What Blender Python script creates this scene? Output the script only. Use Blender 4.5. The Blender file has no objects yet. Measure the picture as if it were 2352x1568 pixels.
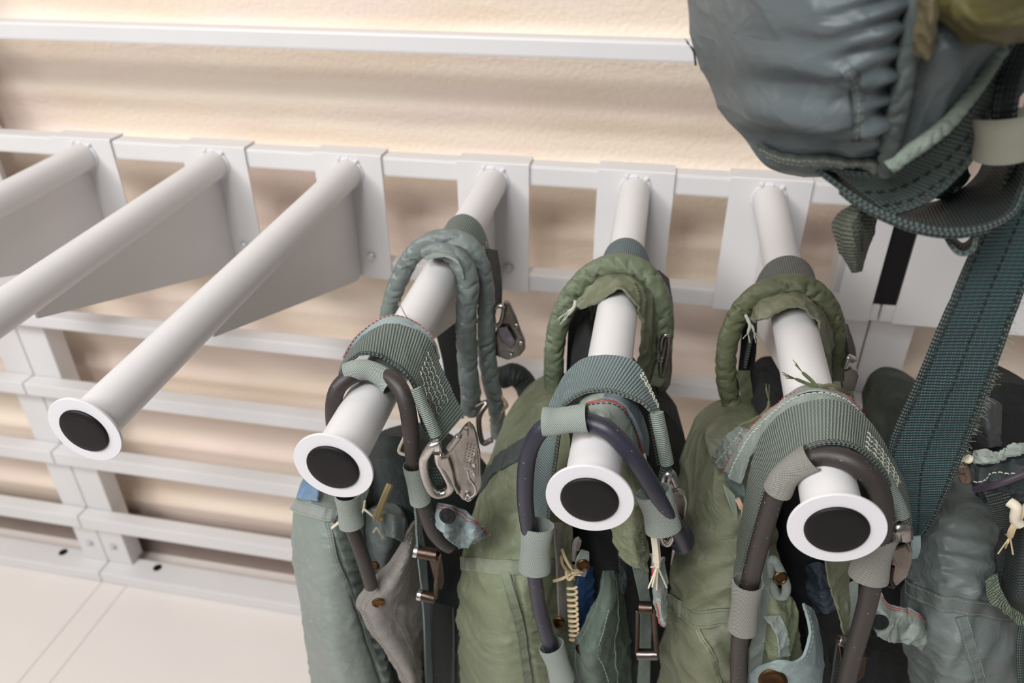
import bpy, bmesh, math, random
from mathutils import Vector, noise, Matrix
random.seed(7)
SC = bpy.context.scene
COL = SC.collection
# ---------------------------------------------------------------- camera
CP = Vector((0.0398, -1.2214, 0.4469))
CR = Vector((0.98055, 0.19620, -0.00557)); CU = Vector((-0.09778, 0.51290, 0.85286)); CB = Vector((0.17018, -0.83573, 0.52211))
FPX = 1752.9
cam = bpy.data.cameras.new('camera'); camo = bpy.data.objects.new('camera', cam); COL.objects.link(camo)
M3 = Matrix((CR, CU, CB)).transposed(); camo.matrix_world = Matrix.Translation(CP) @ M3.to_4x4()
cam.sensor_width = 36; cam.lens = FPX * 36 / 2352; cam.clip_start = .02
cam.dof.use_dof = True; cam.dof.focus_distance = 0.76; cam.dof.aperture_fstop = 4.6
SC.camera = camo
# ---------------------------------------------------------------- world and lights
w = bpy.data.worlds.new('room_light'); SC.world = w; w.use_nodes = True
w.node_tree.nodes['Background'].inputs[0].default_value = (.98, .99, 1.0, 1)
w.node_tree.nodes['Background'].inputs[1].default_value = 0.22
def area(name, loc, target, size, power, col):
    l = bpy.data.lights.new(name, 'AREA'); l.shape = 'RECTANGLE'; l.size = size[0]; l.size_y = size[1]; l.energy = power; l.color = col
    o = bpy.data.objects.new(name, l); COL.objects.link(o); o.location = loc
    o.rotation_euler = (Vector(target) - Vector(loc)).to_track_quat('-Z', 'Y').to_euler(); return o
area('overhead_area_light', (-3.0, -2.6, 2.7), (-.6, 0, -.5), (1.6, 1.0), 96, (1, .985, .965))
area('overhead_area_light', (-.4, -2.3, 2.3), (0, -.5, -.5), (.7, .6), 48, (.98, .99, 1))
area('overhead_area_light', (-2.0, -4.0, 2.7), (-.5, 0, -.5), (2.4, 1.2), 136, (1, .99, .975))  # frontal fill lamp, added to brighten the lower wall
SC.view_settings.view_transform = 'Standard'; SC.view_settings.look = 'None'
SC.view_settings.exposure = -0.14; SC.view_settings.gamma = 1; SC.view_settings.use_curve_mapping = False

# ---------------------------------------------------------------- helpers
def P(x, y, Y):
    """photo pixel at depth Y of the room -> point"""
    d = -CB + CR * ((x - 1176) / FPX) - CU * ((y - 784) / FPX)
    return CP + d * ((Y - CP.y) / d.y)
def V(*a): return Vector(a)
def lin(c):
    return tuple(((v / 255) / 12.92 if v / 255 <= .04045 else ((v / 255 + .055) / 1.055) ** 2.4) for v in c) + (1,)
MATS = {}
def mat(name, rgb, rough=.5, metal=0, kind=None, var=.12, rgb2=None, sheen=0, scale=1.0, bump=.3, spec=.5):
    if name in MATS: return MATS[name]
    m = bpy.data.materials.new(name); m.use_nodes = True; nt = m.node_tree; N = nt.nodes; L = nt.links
    b = N['Principled BSDF']; b.inputs['Roughness'].default_value = rough; b.inputs['Metallic'].default_value = metal
    b.inputs['Specular IOR Level'].default_value = spec
    if sheen: b.inputs['Sheen Weight'].default_value = sheen
    tc = N.new('ShaderNodeTexCoord')
    def nz(s, det=3, co='Object', dist=0):
        n = N.new('ShaderNodeTexNoise'); n.inputs['Scale'].default_value = s; n.inputs['Detail'].default_value = det
        n.inputs['Distortion'].default_value = dist; L.new(tc.outputs[co], n.inputs['Vector']); return n
    def mix(f, a, c):
        n = N.new('ShaderNodeMix'); n.data_type = 'RGBA'
        if hasattr(f, 'links'): L.new(f, n.inputs[0])
        else: n.inputs[0].default_value = f
        for i, v in ((6, a), (7, c)):
            if hasattr(v, 'links'): L.new(v, n.inputs[i])
            else: n.inputs[i].default_value = v
        return n.outputs[2]
    def ramp(src, a, c):
        n = N.new('ShaderNodeMapRange'); n.inputs[1].default_value = a; n.inputs[2].default_value = c; L.new(src, n.inputs[0]); return n.outputs[0]
    def math_(op, a, c=None):
        n = N.new('ShaderNodeMath'); n.operation = op
        for i, v in enumerate((a, c)):
            if v is None: continue
            if hasattr(v, 'links'): L.new(v, n.inputs[i])
            else: n.inputs[i].default_value = v
        return n.outputs[0]
    c1 = lin(rgb); c2 = lin(rgb2) if rgb2 else tuple(v * (1 - var) for v in c1[:3]) + (1,)
    col = mix(ramp(nz(9 * scale, 4).outputs[0], .38, .62), c1, c2)
    height = None; dist = .001
    uv = N.new('ShaderNodeSeparateXYZ'); L.new(tc.outputs['UV'], uv.inputs[0])
    u, v = uv.outputs[0], uv.outputs[1]
    def wave(src, per): return math_('SINE', math_('MULTIPLY', src, 2 * math.pi / per))
    if kind == 'web':      # ribs across the width with small twill steps
        zig = math_('MULTIPLY', math_('PINGPONG', u, .0030), .12)
        a = wave(math_('ADD', v, zig), .0031 * scale); c = wave(math_('ADD', u, math_('MULTIPLY', v, .5)), .0023)
        h = math_('ADD', a, math_('MULTIPLY', c, .28)); height = h; dist = .0005 * bump / .3
        col = mix(ramp(h, -1.1, .6), tuple(x * .42 for x in c1[:3]) + (1,), col)  # shade in the grooves between ribs is put into the colour
    elif kind == 'grid':   # elastic keeper weave
        a = wave(u, .0021); c = wave(v, .0021); h = math_('MULTIPLY', a, c); height = h; dist = .0007
        col = mix(ramp(h, -.9, .5), tuple(x * .6 for x in c1[:3]) + (1,), col)
    elif kind == 'twill':
        mpp = N.new('ShaderNodeMapping'); mpp.inputs['Scale'].default_value = (.7, .7, 1.7); L.new(tc.outputs['Object'], mpp.inputs[0])
        nn_ = nz(24, 3, dist=1.2); L.new(mpp.outputs[0], nn_.inputs['Vector'])
        crease = math_('SUBTRACT', 1.0, ramp(math_('ABSOLUTE', math_('SUBTRACT', nn_.outputs[0], .5)), 0, .09))
        a = wave(math_('ADD', u, v), .0012); height = math_('ADD', math_('MULTIPLY', a, .05), math_('ADD', math_('MULTIPLY', nz(26, 2, dist=1.2).outputs[0], 1.3), math_('MULTIPLY', crease, .16))); dist = .0028 * bump / .3
        col = mix(ramp(a, -1.2, 1.0), tuple(x * .93 for x in c1[:3]) + (1,), col)
        # worn pale creases
        col = mix(math_('MULTIPLY', ramp(nz(38, 6, dist=1.5).outputs[0], .58, .74), .35), col, tuple(min(1, x * 1.7 + .02) for x in c1[:3]) + (1,))
    elif kind == 'braid':
        a = wave(v, .0042); c = wave(u, .003); h = math_('ADD', a, c); height = h; dist = .0008
        col = mix(ramp(h, -1.4, .8), tuple(x * .3 for x in c1[:3]) + (1,), col)
    elif kind == 'rubber':
        height = nz(900, 2).outputs[0]; dist = .0001
        col = mix(math_('MULTIPLY', ramp(nz(260, 2).outputs[0], .70, .74), .45), col, lin((190, 180, 175)))
    elif kind == 'metal':
        height = nz(120, 5).outputs[0]; dist = .0004
        r = ramp(nz(60, 5).outputs[0], .2, .8); L.new(math_('ADD', math_('MULTIPLY', r, .3), rough - .12), b.inputs['Roughness'])
        col = mix(math_('MULTIPLY', ramp(nz(75, 6).outputs[0], .5, .75), .55), col, c2)
    elif kind == 'paint':
        height = nz(320, 3).outputs[0]; dist = .00012
    elif kind == 'wall':
        t = nz(1.3, 3); 
        mp = N.new('ShaderNodeMapping'); mp.inputs['Scale'].default_value = (1.2, 1, 7); L.new(tc.outputs['Object'], mp.inputs[0]); L.new(mp.outputs[0], t.inputs['Vector'])
        t2 = nz(2.3, 2); mp2 = N.new('ShaderNodeMapping'); mp2.inputs['Scale'].default_value = (.9, 1, 5); mp2.inputs['Location'].default_value = (3, 1, 2)
        L.new(tc.outputs['Object'], mp2.inputs[0]); L.new(mp2.outputs[0], t2.inputs['Vector'])
        col = mix(ramp(t.outputs[0], .42, .6), c1, c2); col = mix(math_('MULTIPLY', ramp(t2.outputs[0], .48, .62), .8), col, lin((228, 209, 199)))
        height = nz(110, 4).outputs[0]; dist = .0016
    elif kind == 'stitchrib':
        a = wave(v, .0019); height = a; dist = .0005; col = mix(ramp(a, -1, .6), tuple(x * .5 for x in c1[:3]) + (1,), col)
    L.new(col, b.inputs['Base Color'])
    if height is not None:
        bp = N.new('ShaderNodeBump'); bp.inputs['Distance'].default_value = dist; bp.inputs['Strength'].default_value = 1
        L.new(height, bp.inputs['Height']); L.new(bp.outputs[0], b.inputs['Normal'])
    MATS[name] = m; return m

class MB:
    """collects geometry of one mesh"""
    def __init__(s): s.v = []; s.f = []; s.uv = []
    def add(s, verts, faces, uvs=None):
        n = len(s.v); s.v += [tuple(p) for p in verts]; s.f += [tuple(i + n for i in q) for q in faces]
        s.uv += uvs if uvs else [(p[0] + p[1], p[2]) for p in verts]
    def box(s, x0, x1, y0, y1, z0, z1):
        s.add([(x, y, z) for x in (x0, x1) for y in (y0, y1) for z in (z0, z1)], [(0, 1, 3, 2), (4, 6, 7, 5), (0, 4, 5, 1), (2, 3, 7, 6), (0, 2, 6, 4), (1, 5, 7, 3)])
    def grid(s, rows, closed_u=False, closed_v=False, uvs=None, flip=False):
        R = len(rows); K = len(rows[0]); fs = []
        for i in range(R if closed_v else R - 1):
            for j in range(K if closed_u else K - 1):
                q = (i * K + j, i * K + (j + 1) % K, ((i + 1) % R) * K + (j + 1) % K, ((i + 1) % R) * K + j)
                fs.append(q[::-1] if flip else q)
        if uvs is None:
            uvs = []; vv = 0
            for i in range(R):
                if i: vv += (Vector(rows[i][K // 2]) - Vector(rows[i - 1][K // 2])).length
                uu = 0
                for j in range(K):
                    if j: uu += (Vector(rows[i][j]) - Vector(rows[i][j - 1])).length
                    uvs.append((uu, vv))
        s.add([p for r in rows for p in r], fs, uvs)
    def cap(s, ring):
        n = len(ring); c = sum((Vector(p) for p in ring), Vector()) / n
        s.add(list(ring) + [c], [(i, (i + 1) % n, n) for i in range(n)])
    def tube(s, pts, r, seg=14, caps=True, up=None, flat=1.0):
        pts = [Vector(p) for p in pts]; n = len(pts)
        rr = r if isinstance(r, (list, tuple)) else [r] * n
        T = [(pts[min(i + 1, n - 1)] - pts[max(i - 1, 0)]).normalized() for i in range(n)]
        a = Vector(up) if up else (Vector((0, 0, 1)) if abs(T[0].z) < .9 else Vector((1, 0, 0)))
        nrm = (a - T[0] * a.dot(T[0])).normalized(); rows = []; uvs = []; L = 0
        for i in range(n):
            if i:
                L += (pts[i] - pts[i - 1]).length
                nrm = (nrm - T[i] * nrm.dot(T[i])).normalized()
            bi = T[i].cross(nrm)
            rows.append([pts[i] + (nrm * math.cos(t) + bi * math.sin(t) * flat) * rr[i] for t in [2 * math.pi * j / seg for j in range(seg)]])
            uvs += [(rr[i] * 2 * math.pi * j / seg, L) for j in range(seg)]
        s.grid(rows, closed_u=True, uvs=uvs)
        if caps: s.cap(rows[0][::-1]); s.cap(rows[-1])
    def lathe(s, prof, origin, axis, seg=40):
        ax = Vector(axis).normalized(); a = Vector((0, 0, 1)) if abs(ax.z) < .9 else Vector((1, 0, 0)); e1 = (a - ax * a.dot(ax)).normalized(); e2 = ax.cross(e1)
        rows = [[Vector(origin) + ax * h + (e1 * math.cos(t) + e2 * math.sin(t)) * r for t in [2 * math.pi * j / seg for j in range(seg)]] for r, h in prof]
        s.grid(rows, closed_u=True)
    def build(s, name, m, parent=None, smooth=True, bevel=0, weld=True, kind=None, sub=0, angle=40):
        me = bpy.data.meshes.new(name); me.from_pydata(s.v, [], s.f)
        ul = me.uv_layers.new(name='UVMap'); vi = [0] * len(me.loops); me.loops.foreach_get('vertex_index', vi)
        flat = [c for i in vi for c in s.uv[i]]; ul.data.foreach_set('uv', flat)
        bm = bmesh.new(); bm.from_mesh(me)
        if weld: bmesh.ops.remove_doubles(bm, verts=bm.verts, dist=1e-6)
        bmesh.ops.recalc_face_normals(bm, faces=bm.faces)
        if bevel: bmesh.ops.bevel(bm, geom=[e for e in bm.edges if len(e.link_faces) == 2 and e.calc_face_angle() > .5], offset=bevel, segments=2, affect='EDGES', profile=.6)
        for f in bm.faces: f.smooth = smooth
        if smooth:
            for e in bm.edges:
                if len(e.link_faces) == 2 and e.calc_face_angle() > math.radians(angle): e.smooth = False
        bm.to_mesh(me); bm.free(); me.materials.append(m)
        o = bpy.data.objects.new(name, me); COL.objects.link(o)
        if parent: o.parent = parent; o.matrix_parent_inverse = Matrix.Translation(-parent.location)
        if kind: o['kind'] = kind
        if sub:
            md = o.modifiers.new('sub', 'SUBSURF'); md.levels = sub; md.render_levels = sub
        return o
def empty(name, loc, label, cat, group=None):
    o = bpy.data.objects.new(name, None); o.empty_display_size = .05; COL.objects.link(o); o.location = loc
    o['label'] = label; o['category'] = cat
    if group: o['group'] = group
    return o
def cr(pts, n):
    """Catmull-Rom through pts, n samples evenly by length"""
    pts = [Vector(p) for p in pts]
    if len(pts) == 2: return [pts[0].lerp(pts[1], i / (n - 1)) for i in range(n)]
    q = [2 * pts[0] - pts[1]] + pts + [2 * pts[-1] - pts[-2]]; out = []
    for i in range(1, len(q) - 2):
        a, b, c, d = q[i - 1:i + 3]
        for k in range(16):
            t = k / 16; out.append(.5 * (2 * b + (c - a) * t + (2 * a - 5 * b + 4 * c - d) * t * t + (3 * b - 3 * c + d - a) * t ** 3))
    out.append(pts[-1])
    L = [0]
    for i in range(1, len(out)): L.append(L[-1] + (out[i] - out[i - 1]).length)
    res = []; j = 0
    for k in range(n):
        t = L[-1] * k / (n - 1)
        while j < len(L) - 2 and L[j + 1] < t: j += 1
        s_ = (t - L[j]) / max(1e-9, L[j + 1] - L[j]); res.append(out[j].lerp(out[j + 1], min(1, s_)))
    return res
def PX(pts): return [p if isinstance(p, Vector) else P(*p) for p in pts]
def sheet(edges, n=60, k=10, th=.0018, wr=0, wf=60, edge_r=0, seed=0, across=True, bulge=0):
    """cloth or webbing between rail curves (lists of (px, py, depth)); returns MB and its grid"""
    E = [cr(PX(e), n) for e in edges]
    G = []
    for i in range(n):
        row = cr([e[i] for e in E], k) if len(E) > 2 else [E[0][i].lerp(E[1][i], j / (k - 1)) for j in range(k)]
        G.append(row)
    def normals(G):
        R = []
        for i in range(n):
            r_ = []
            for j in range(k):
                a = G[min(i + 1, n - 1)][j] - G[max(i - 1, 0)][j]; b = G[i][min(j + 1, k - 1)] - G[i][max(j - 1, 0)]
                x = a.cross(b); r_.append(x.normalized() if x.length > 1e-12 else Vector((0, -1, 0)))
            R.append(r_)
        return R
    N = normals(G)
    for i in range(n):
        for j in range(k):
            if N[i][j].dot(CP - G[i][j]) < 0 and False: N[i][j] = -N[i][j]
    flipn = sum(1 if N[i][k // 2].dot(CP - G[i][k // 2]) > 0 else -1 for i in range(n)) < 0
    if flipn: N = [[-x for x in r_] for r_ in N]
    if wr or bulge:
        for i in range(n):
            for j in range(k):
                p = G[i][j]; u = j / (k - 1)
                d = wr * fold(p, wf, seed) + bulge * math.sin(math.pi * u) * math.sin(math.pi * min(1, max(0, i / (n - 1)))) ** .5
                G[i][j] = p + N[i][j] * d
    mb = MB(); uvs = []; vv = 0
    wid = (G[n // 2][0] - G[n // 2][-1]).length
    for i in range(n):
        if i: vv += (G[i][k // 2] - G[i - 1][k // 2]).length
        uvs += [(wid * j / (k - 1), vv) for j in range(k)]
    top = [[G[i][j] + N[i][j] * th / 2 for j in range(k)] for i in range(n)]
    bot = [[G[i][j] - N[i][j] * th / 2 for j in range(k)] for i in range(n)]
    # closed section ring per row
    rings = []; ruv = []
    for i in range(n):
        rings.append(top[i] + bot[i][::-1]); ruv += uvs[i * k:(i + 1) * k] + uvs[i * k:(i + 1) * k][::-1]
    mb.grid(rings, closed_u=True, uvs=ruv)
    for q in (0, n - 1):
        R = [rings[q]]; b = len(mb.v); mb.add(rings[q], [tuple(range(len(rings[q])))[:: (1 if q else -1)]], ruv[q * 2 * k:(q + 1) * 2 * k])
    return mb, G, N
def fold(p, f, seed=0):
    v = Vector(p) * f + Vector((seed * 3.1, seed * 1.7, seed))
    w_ = Vector((noise.noise(v * .6), noise.noise(v * .6 + Vector((7, 0, 0))), noise.noise(v * .6 + Vector((0, 7, 0))))) * .9
    a = noise.noise(v * .45); q = v + w_
    r1 = 1 - min(1, abs(noise.noise(q * .8)) * 3.2); r2 = 1 - min(1, abs(noise.noise(q * 1.9 + Vector((5, 5, 5)))) * 3.4)
    return a * .9 + .75 * r1 ** 1.6 + .3 * r2 ** 1.6 - .35
def pix(p):
    d = Vector(p) - CP; z = -d.dot(CB); return 1176 + FPX * d.dot(CR) / z, 784 - FPX * d.dot(CU) / z
def stitches(G, N, rows, parent, m, name='stitching', off=.0014, ln=.0032, gap=.0022, r=.00045, along=True, i0=0, i1=None, zig=0):
    """small thread stitches laid along the sheet at width fractions in rows"""
    mb = MB(); n = len(G); k = len(G[0]); i1 = i1 if i1 is not None else n - 1
    for fr in rows:
        if along: line = [(G[i][int(fr * (k - 1))].lerp(G[i][min(k - 1, int(fr * (k - 1)) + 1)], fr * (k - 1) % 1), N[i][int(fr * (k - 1))]) for i in range(i0, i1 + 1)]
        else: i = int(fr * (n - 1)); line = [(G[i][j], N[i][j]) for j in range(k)]
        acc = 0; start = None; d0 = 0; c = 0
        pos = [a + b * off for a, b in line]; Ls = [0]
        for a, b in zip(pos, pos[1:]): Ls.append(Ls[-1] + (b - a).length)
        def at(t):
            j = 0
            while j < len(Ls) - 2 and Ls[j + 1] < t: j += 1
            return pos[j].lerp(pos[j + 1], (t - Ls[j]) / max(1e-9, Ls[j + 1] - Ls[j])), line[j][1]
        t = gap
        while t + ln < Ls[-1]:
            (a, na), (b, nb) = at(t), at(t + ln)
            if zig:
                sd = (b - a).cross(na).normalized() * zig * (1 if c % 2 else -1); a = a + sd; b = b - sd
            mb.tube([a - na * r, a + na * r * .6 + (b - a) * .2, b + nb * r * .6 - (b - a) * .2, b - nb * r], r, seg=5); t += ln + gap; c += 1
    return mb.build(name, m, parent, kind='stuff') if mb.v else None
def thread(pts, parent, m, name='thread', r=.0008, fray=True):
    c = cr(PX(pts), 24); mb = MB(); mb.tube(c, [r * (1 if i < 21 else .8) for i in range(24)], seg=6)
    if fray:
        for k in range(5):
            d = (c[-1] - c[-4]).normalized() + Vector([random.uniform(-.5, .5) for _ in range(3)])
            mb.tube([c[-1], c[-1] + d * r * 3, c[-1] + d * r * 6], r * .25, seg=4)
    return mb.build(name, m, parent)
def hose(pts, parent, m, r=.006, name='hose', n=90, seg=18, wr=0, wf=1.0, seed=0):
    c = cr(PX(pts), n); rr = []
    for i in range(n):
        t = i / (n - 1); rr.append(r)
    mb = MB(); mb.tube(c, rr, seg=seg)
    return mb.build(name, m, parent), c
def sleeve(pts, parent, m, r0=.018, name='padded_roll', n=160, seg=28, amp=.12, per=.016, seed=0, taper=None, flat=1.0, up=None):
    """wrinkled fabric tube"""
    c = cr(PX(pts), n); mb = MB(); T = [(c[min(i + 1, n - 1)] - c[max(i - 1, 0)]).normalized() for i in range(n)]
    a = Vector(up) if up else (Vector((0, 1, 0)) if abs(T[0].y) < .9 else Vector((1, 0, 0))); nr = (a - T[0] * a.dot(T[0])).normalized(); rows = []; uvs = []; L = 0
    for i in range(n):
        if i: L += (c[i] - c[i - 1]).length; nr = (nr - T[i] * nr.dot(T[i])).normalized()
        bi = T[i].cross(nr); row = []
        t = i / (n - 1); rad = r0 * (taper(t) if taper else 1)
        for j in range(seg):
            an = 2 * math.pi * j / seg
            ph = L / per + .5 * math.sin(an + seed) + 1.2 * noise.noise(Vector((L * 25, math.cos(an), math.sin(an) + seed * 5)))
            wv = 1 - abs(math.sin(math.pi * ph)) ** .45
            wv2 = noise.noise(Vector((L * 90 + math.cos(an) * 1.5, math.sin(an) * 1.5, seed * 7)))
            k = 1 + amp * (-wv * (.7 + 1.6 * noise.noise(Vector((L * 30, seed, an * .5)))) + .22 * wv2)
            row.append(c[i] + (nr * math.cos(an) + bi * math.sin(an) * flat) * rad * k); uvs.append((rad * an, L))
        rows.append(row)
    mb.grid(rows, closed_u=True, uvs=uvs); mb.cap(rows[0][::-1]); mb.cap(rows[-1])
    return mb.build(name, m, parent, angle=80)
def body(rows, parent, m, name, depth=.1, n=110, k=70, wr=.003, wf=22, seed=0, aniso=(1, 1, 1), gather=None, roundp=.5):
    """stuffed cloth volume: front surface through rows of (px, py, depth), closed behind by 'depth'"""
    R = [cr(PX(r_), k) for r_ in rows]; cols = [cr([r_[j] for r_ in R], n) for j in range(k)]
    G = [[cols[j][i] for j in range(k)] for i in range(n)]
    N = []
    for i in range(n):
        r_ = []
        for j in range(k):
            a = G[min(i + 1, n - 1)][j] - G[max(i - 1, 0)][j]; b = G[i][min(j + 1, k - 1)] - G[i][max(j - 1, 0)]; x = a.cross(b)
            x = x.normalized() if x.length > 1e-12 else Vector((0, -1, 0)); r_.append(x)
        N.append(r_)
    if sum(1 if N[i][k // 2].dot(CP - G[i][k // 2]) > 0 else -1 for i in range(n)) < 0: N = [[-x for x in r_] for r_ in N]
    G2 = []
    for i in range(n):
        r_ = []
        for j in range(k):
            p = G[i][j]; q = Vector((p.x * aniso[0], p.y * aniso[1], p.z * aniso[2])); d = wr * fold(q, wf, seed)
            if gather: d += gather(j / (k - 1), i / (n - 1), p)
            r_.append(p + N[i][j] * d)
        G2.append(r_)
    kb = 14; rings = []; uvs = []; vv = 0
    for i in range(n):
        if i: vv += (G2[i][k // 2] - G2[i - 1][k // 2]).length
        l, r_ = G2[i][0], G2[i][-1]; bk = []
        # the back follows behind, rounded
        e = math.sin(math.pi * min(1, max(0, (i + .5) / n))) ** .35
        for q in range(1, kb):
            t = q / kb; p = r_.lerp(l, t) + Vector((0, 1, 0)) * depth * e * math.sin(math.pi * t) ** roundp
            bk.append(p)
        ring = G2[i] + bk; rings.append(ring); uu = 0
        for q in range(len(ring)):
            if q: uu += (ring[q] - ring[q - 1]).length
            uvs.append((uu, vv))
    mb = MB(); mb.grid(rings, closed_u=True, uvs=uvs)
    mb.cap(rings[0][::-1]); mb.cap(rings[-1])
    return mb.build(name, m, parent, angle=80), G2, N
def tape(G, N, path, parent, m, name, w=.012, th=.0015, off=.0012, mst=None, st=()):
    """band sewn on a surface grid; path = list of (u, v) fractions across and down"""
    n = len(G); k = len(G[0])
    def s(u, v):
        a = min(max(u, 0), 1) * (k - 1); b = min(max(v, 0), 1) * (n - 1); i = min(int(b), n - 2); j = min(int(a), k - 2)
        p = G[i][j].lerp(G[i][j + 1], a - j).lerp(G[i + 1][j].lerp(G[i + 1][j + 1], a - j), b - i); return p, N[i][j]
    if max(a for a, b in path) > 3:      # path given in photo pixels: nearest surface spots
        flat = [(pix(G[i][j]), i, j) for i in range(n) for j in range(k)]; q_ = []
        for a, b in path:
            _, i, j = min(flat, key=lambda t: (t[0][0] - a) ** 2 + (t[0][1] - b) ** 2); q_.append((j / (k - 1), i / (n - 1)))
        path = q_
    uvp = cr([(a, b, 0) for a, b in path], 70); pts = [s(q.x, q.y) for q in uvp]; GG = []; NN = []
    for i in range(70):
        t = (pts[min(i + 1, 69)][0] - pts[max(i - 1, 0)][0]).normalized(); nn = pts[i][1]; b = t.cross(nn).normalized()
        GG.append([pts[i][0] + nn * (off + .0004 * math.sin(i * .9)) + b * w * (f - .5) for f in (0, .25, .5, .75, 1)]); NN.append([nn] * 5)
    mb = MB(); rings = [[p + NN[i][j] * th / 2 for j, p in enumerate(GG[i])] + [p - NN[i][j] * th for j, p in enumerate(GG[i])][::-1] for i in range(70)]
    mb.grid(rings, closed_u=True); mb.cap(rings[0][::-1]); mb.cap(rings[-1])
    o = mb.build(name, m, parent)
    if mst: stitches(GG, NN, st, o, mst, off=th / 2 + .0006, ln=.0024, gap=.0014, r=.0003)
    return o
def plate(pts, parent, m, name, th=.002, bevel=.0005):
    q = PX(pts); c = sum(q, Vector()) / len(q); nn = Vector()
    for a, b in zip(q, q[1:] + q[:1]): nn += (a - c).cross(b - c)
    nn.normalize()
    if nn.dot(CP - c) < 0: nn = -nn
    mb = MB(); L = len(q); mb.add([p + nn * th / 2 for p in q] + [p - nn * th / 2 for p in q], [tuple(range(L)), tuple(range(2 * L - 1, L - 1, -1))] + [(i, i + L, (i + 1) % L + L, (i + 1) % L) for i in range(L)])
    return mb.build(name, m, parent, bevel=bevel, smooth=False)
def snap(p, nrm, r, parent, m, name='snap_button'):
    mb = MB(); mb.lathe([(0, .0), (r, 0), (r, .0012), (r * .86, .0024), (r * .7, .0026), (r * .6, .0017), (r * .25, .0015), (0, .0019)], p, nrm, seg=28)
    return mb.build(name, m, parent)
# ---------------------------------------------------------------- materials
STEEL = mat('grey_white_powder_coat', (211, 209, 209), .38, kind='paint', var=.02)
STEEL2 = mat('grey_white_powder_coat_disc', (214, 212, 215), .45, kind='paint', var=.015)
BLACKP = mat('black_plastic', (17, 15, 16), .5, kind='paint', var=.1, spec=.25)
ZINC = mat('zinc_bolt', (212, 212, 214), .4, .25, kind='metal', var=.2)
# ---------------------------------------------------------------- setting
def structure(o): o['kind'] = 'structure'; return o
mb = MB(); mb.box(-5, 3.5, -4, .2, -1.30, -1.24); FL = structure(mb.build('floor', mat('pale_floor', (222, 214, 209), .3, kind='paint', var=.03, scale=.3), smooth=False))
# wall: horizontally ribbed, ribs about 11 cm high
rows = []
WY = .15
nz_ = 560
for i in range(nz_):
    z = -1.23 + 2.6 * i / (nz_ - 1); ph = (z + .012) / .113
    s = ph - math.floor(ph)
    prof = .0066 * math.sin(2 * math.pi * s) + .0015 * math.sin(4 * math.pi * s + .8) + .004 * math.sin(2 * math.pi * z / .37)
    rows.append([(x, WY + prof + .0015 * math.sin(x * 3 + z * 9), z) for x in [-5 + 8.5 * j / 24 for j in range(25)]])
mb = MB(); mb.grid(rows); b0 = len(rows)
mb.add([(-5, WY + .01, -1.24), (3.5, WY + .01, -1.24), (3.5, WY + .1, -1.24), (-5, WY + .1, -1.24), (-5, WY + .1, 1.37), (3.5, WY + .1, 1.37), (-5, WY, 1.37), (3.5, WY, 1.37)], [(0, 1, 2, 3), (3, 2, 5, 4), (4, 5, 7, 6)])
WALL = structure(mb.build('wall_back', mat('ribbed_wall_paint', (231, 216, 199), .55, kind='wall', rgb2=(223, 204, 184)), angle=80))
mb = MB(); mb.box(-5, 3.5, WY - .028, WY - .012, -1.24, -1.10); structure(mb.build('baseboard_back', mat('taupe_baseboard', (142, 126, 118), .5, kind='paint', var=.08), bevel=.003, smooth=False))

# ---------------------------------------------------------------- storage racks (three bolted side by side)
FLM = MATS['pale_floor']
def rbox(name, a, parent, bevel=.003, m=None): mb = MB(); mb.box(*a); return mb.build(name, m or STEEL, parent, bevel=bevel, smooth=False)
def bolt(p, parent, nrm=(0, -1, 0), r=.0075):
    mb = MB(); mb.lathe([(0, 0), (r * 1.5, 0), (r * 1.5, .0015), (r, .0017)], p, nrm, seg=24); mb.lathe([(r, .0017), (r * 1.0, .006), (r * .8, .0072), (r * .55, .0072), (r * .5, .011), (0, .0115)], p, nrm, seg=6)
    return mb.build('bolt', ZINC, parent, angle=30)
def rack(x0, x1, label):
    t = empty('storage_rack', ((x0 + x1) / 2, .05, -1.24), label, 'rack', 'grey white steel racks along the wall')
    e = .0012
    for z0, z1 in ((.80, .83), (.641, .676), (.203, .233), (-.004, .031), (-.2045, -.172), (-.404, -.374), (-.602, -.567), (-.815, -.775), (-1.038, -.995)):
        rbox('rail', (x0 + e, x1 - e, .0008, .0385, z0, z1), t, .0045)
    for a in (x0 + e, x1 - e - .074): rbox('upright', (a, a + .074, .0393, .090, -1.2025, .9), t)
    mb = MB(); mb.box(x0 + e, x1 - e, -.004, .066, -1.2385, -1.203)
    bb = mb.build('base_beam', STEEL, t, bevel=.004, smooth=False)
    for x in (x0 + .15, x1 - .15):
        mb = MB(); mb.lathe([(.012, 0), (.012, .0006), (0, .0006)], (x, .045, -1.2031), (0, 0, 1), 24); mb.build('hole_shade', BLACKP, bb)  # thin black disc painting the shade inside a hole of the beam
    for a in (x0 + .037, x1 - .037): bolt((a, .0392, -1.135), t)
    for a in (x0 + e, x1 - e - .074):
        rbox('foot_plate', (a, a + .074, -.9, -.0045, -1.2396, -1.2382), t, .0004, FLM)
    return t
SEAM1 = -1.385; SEAM2 = .425
RK = [rack(SEAM1 - 1.81, SEAM1, 'grey white steel rack unit at the far left, left of the seam in the uprights'),
      rack(SEAM1, SEAM2, 'wide grey white steel rack unit in the middle carrying six long pegs'),
      rack(SEAM2, SEAM2 + 1.81, 'grey white steel rack unit at the right, mostly hidden in shadow behind the hanging straps')]
for a in ((.352, .408), (.446, .53)):
    rbox('slotted_face', (a[0], a[1], -.0035, .0004, -.204, -.0035), RK[1 if a[0] < .42 else 2], .001)
mb = MB(); mb.box(.409, .445, .002, .0385, -.171, -.005); mb.build('hole_shade', BLACKP, RK[1], smooth=False)  # solid black block standing in for the shade of the gap between faces
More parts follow.
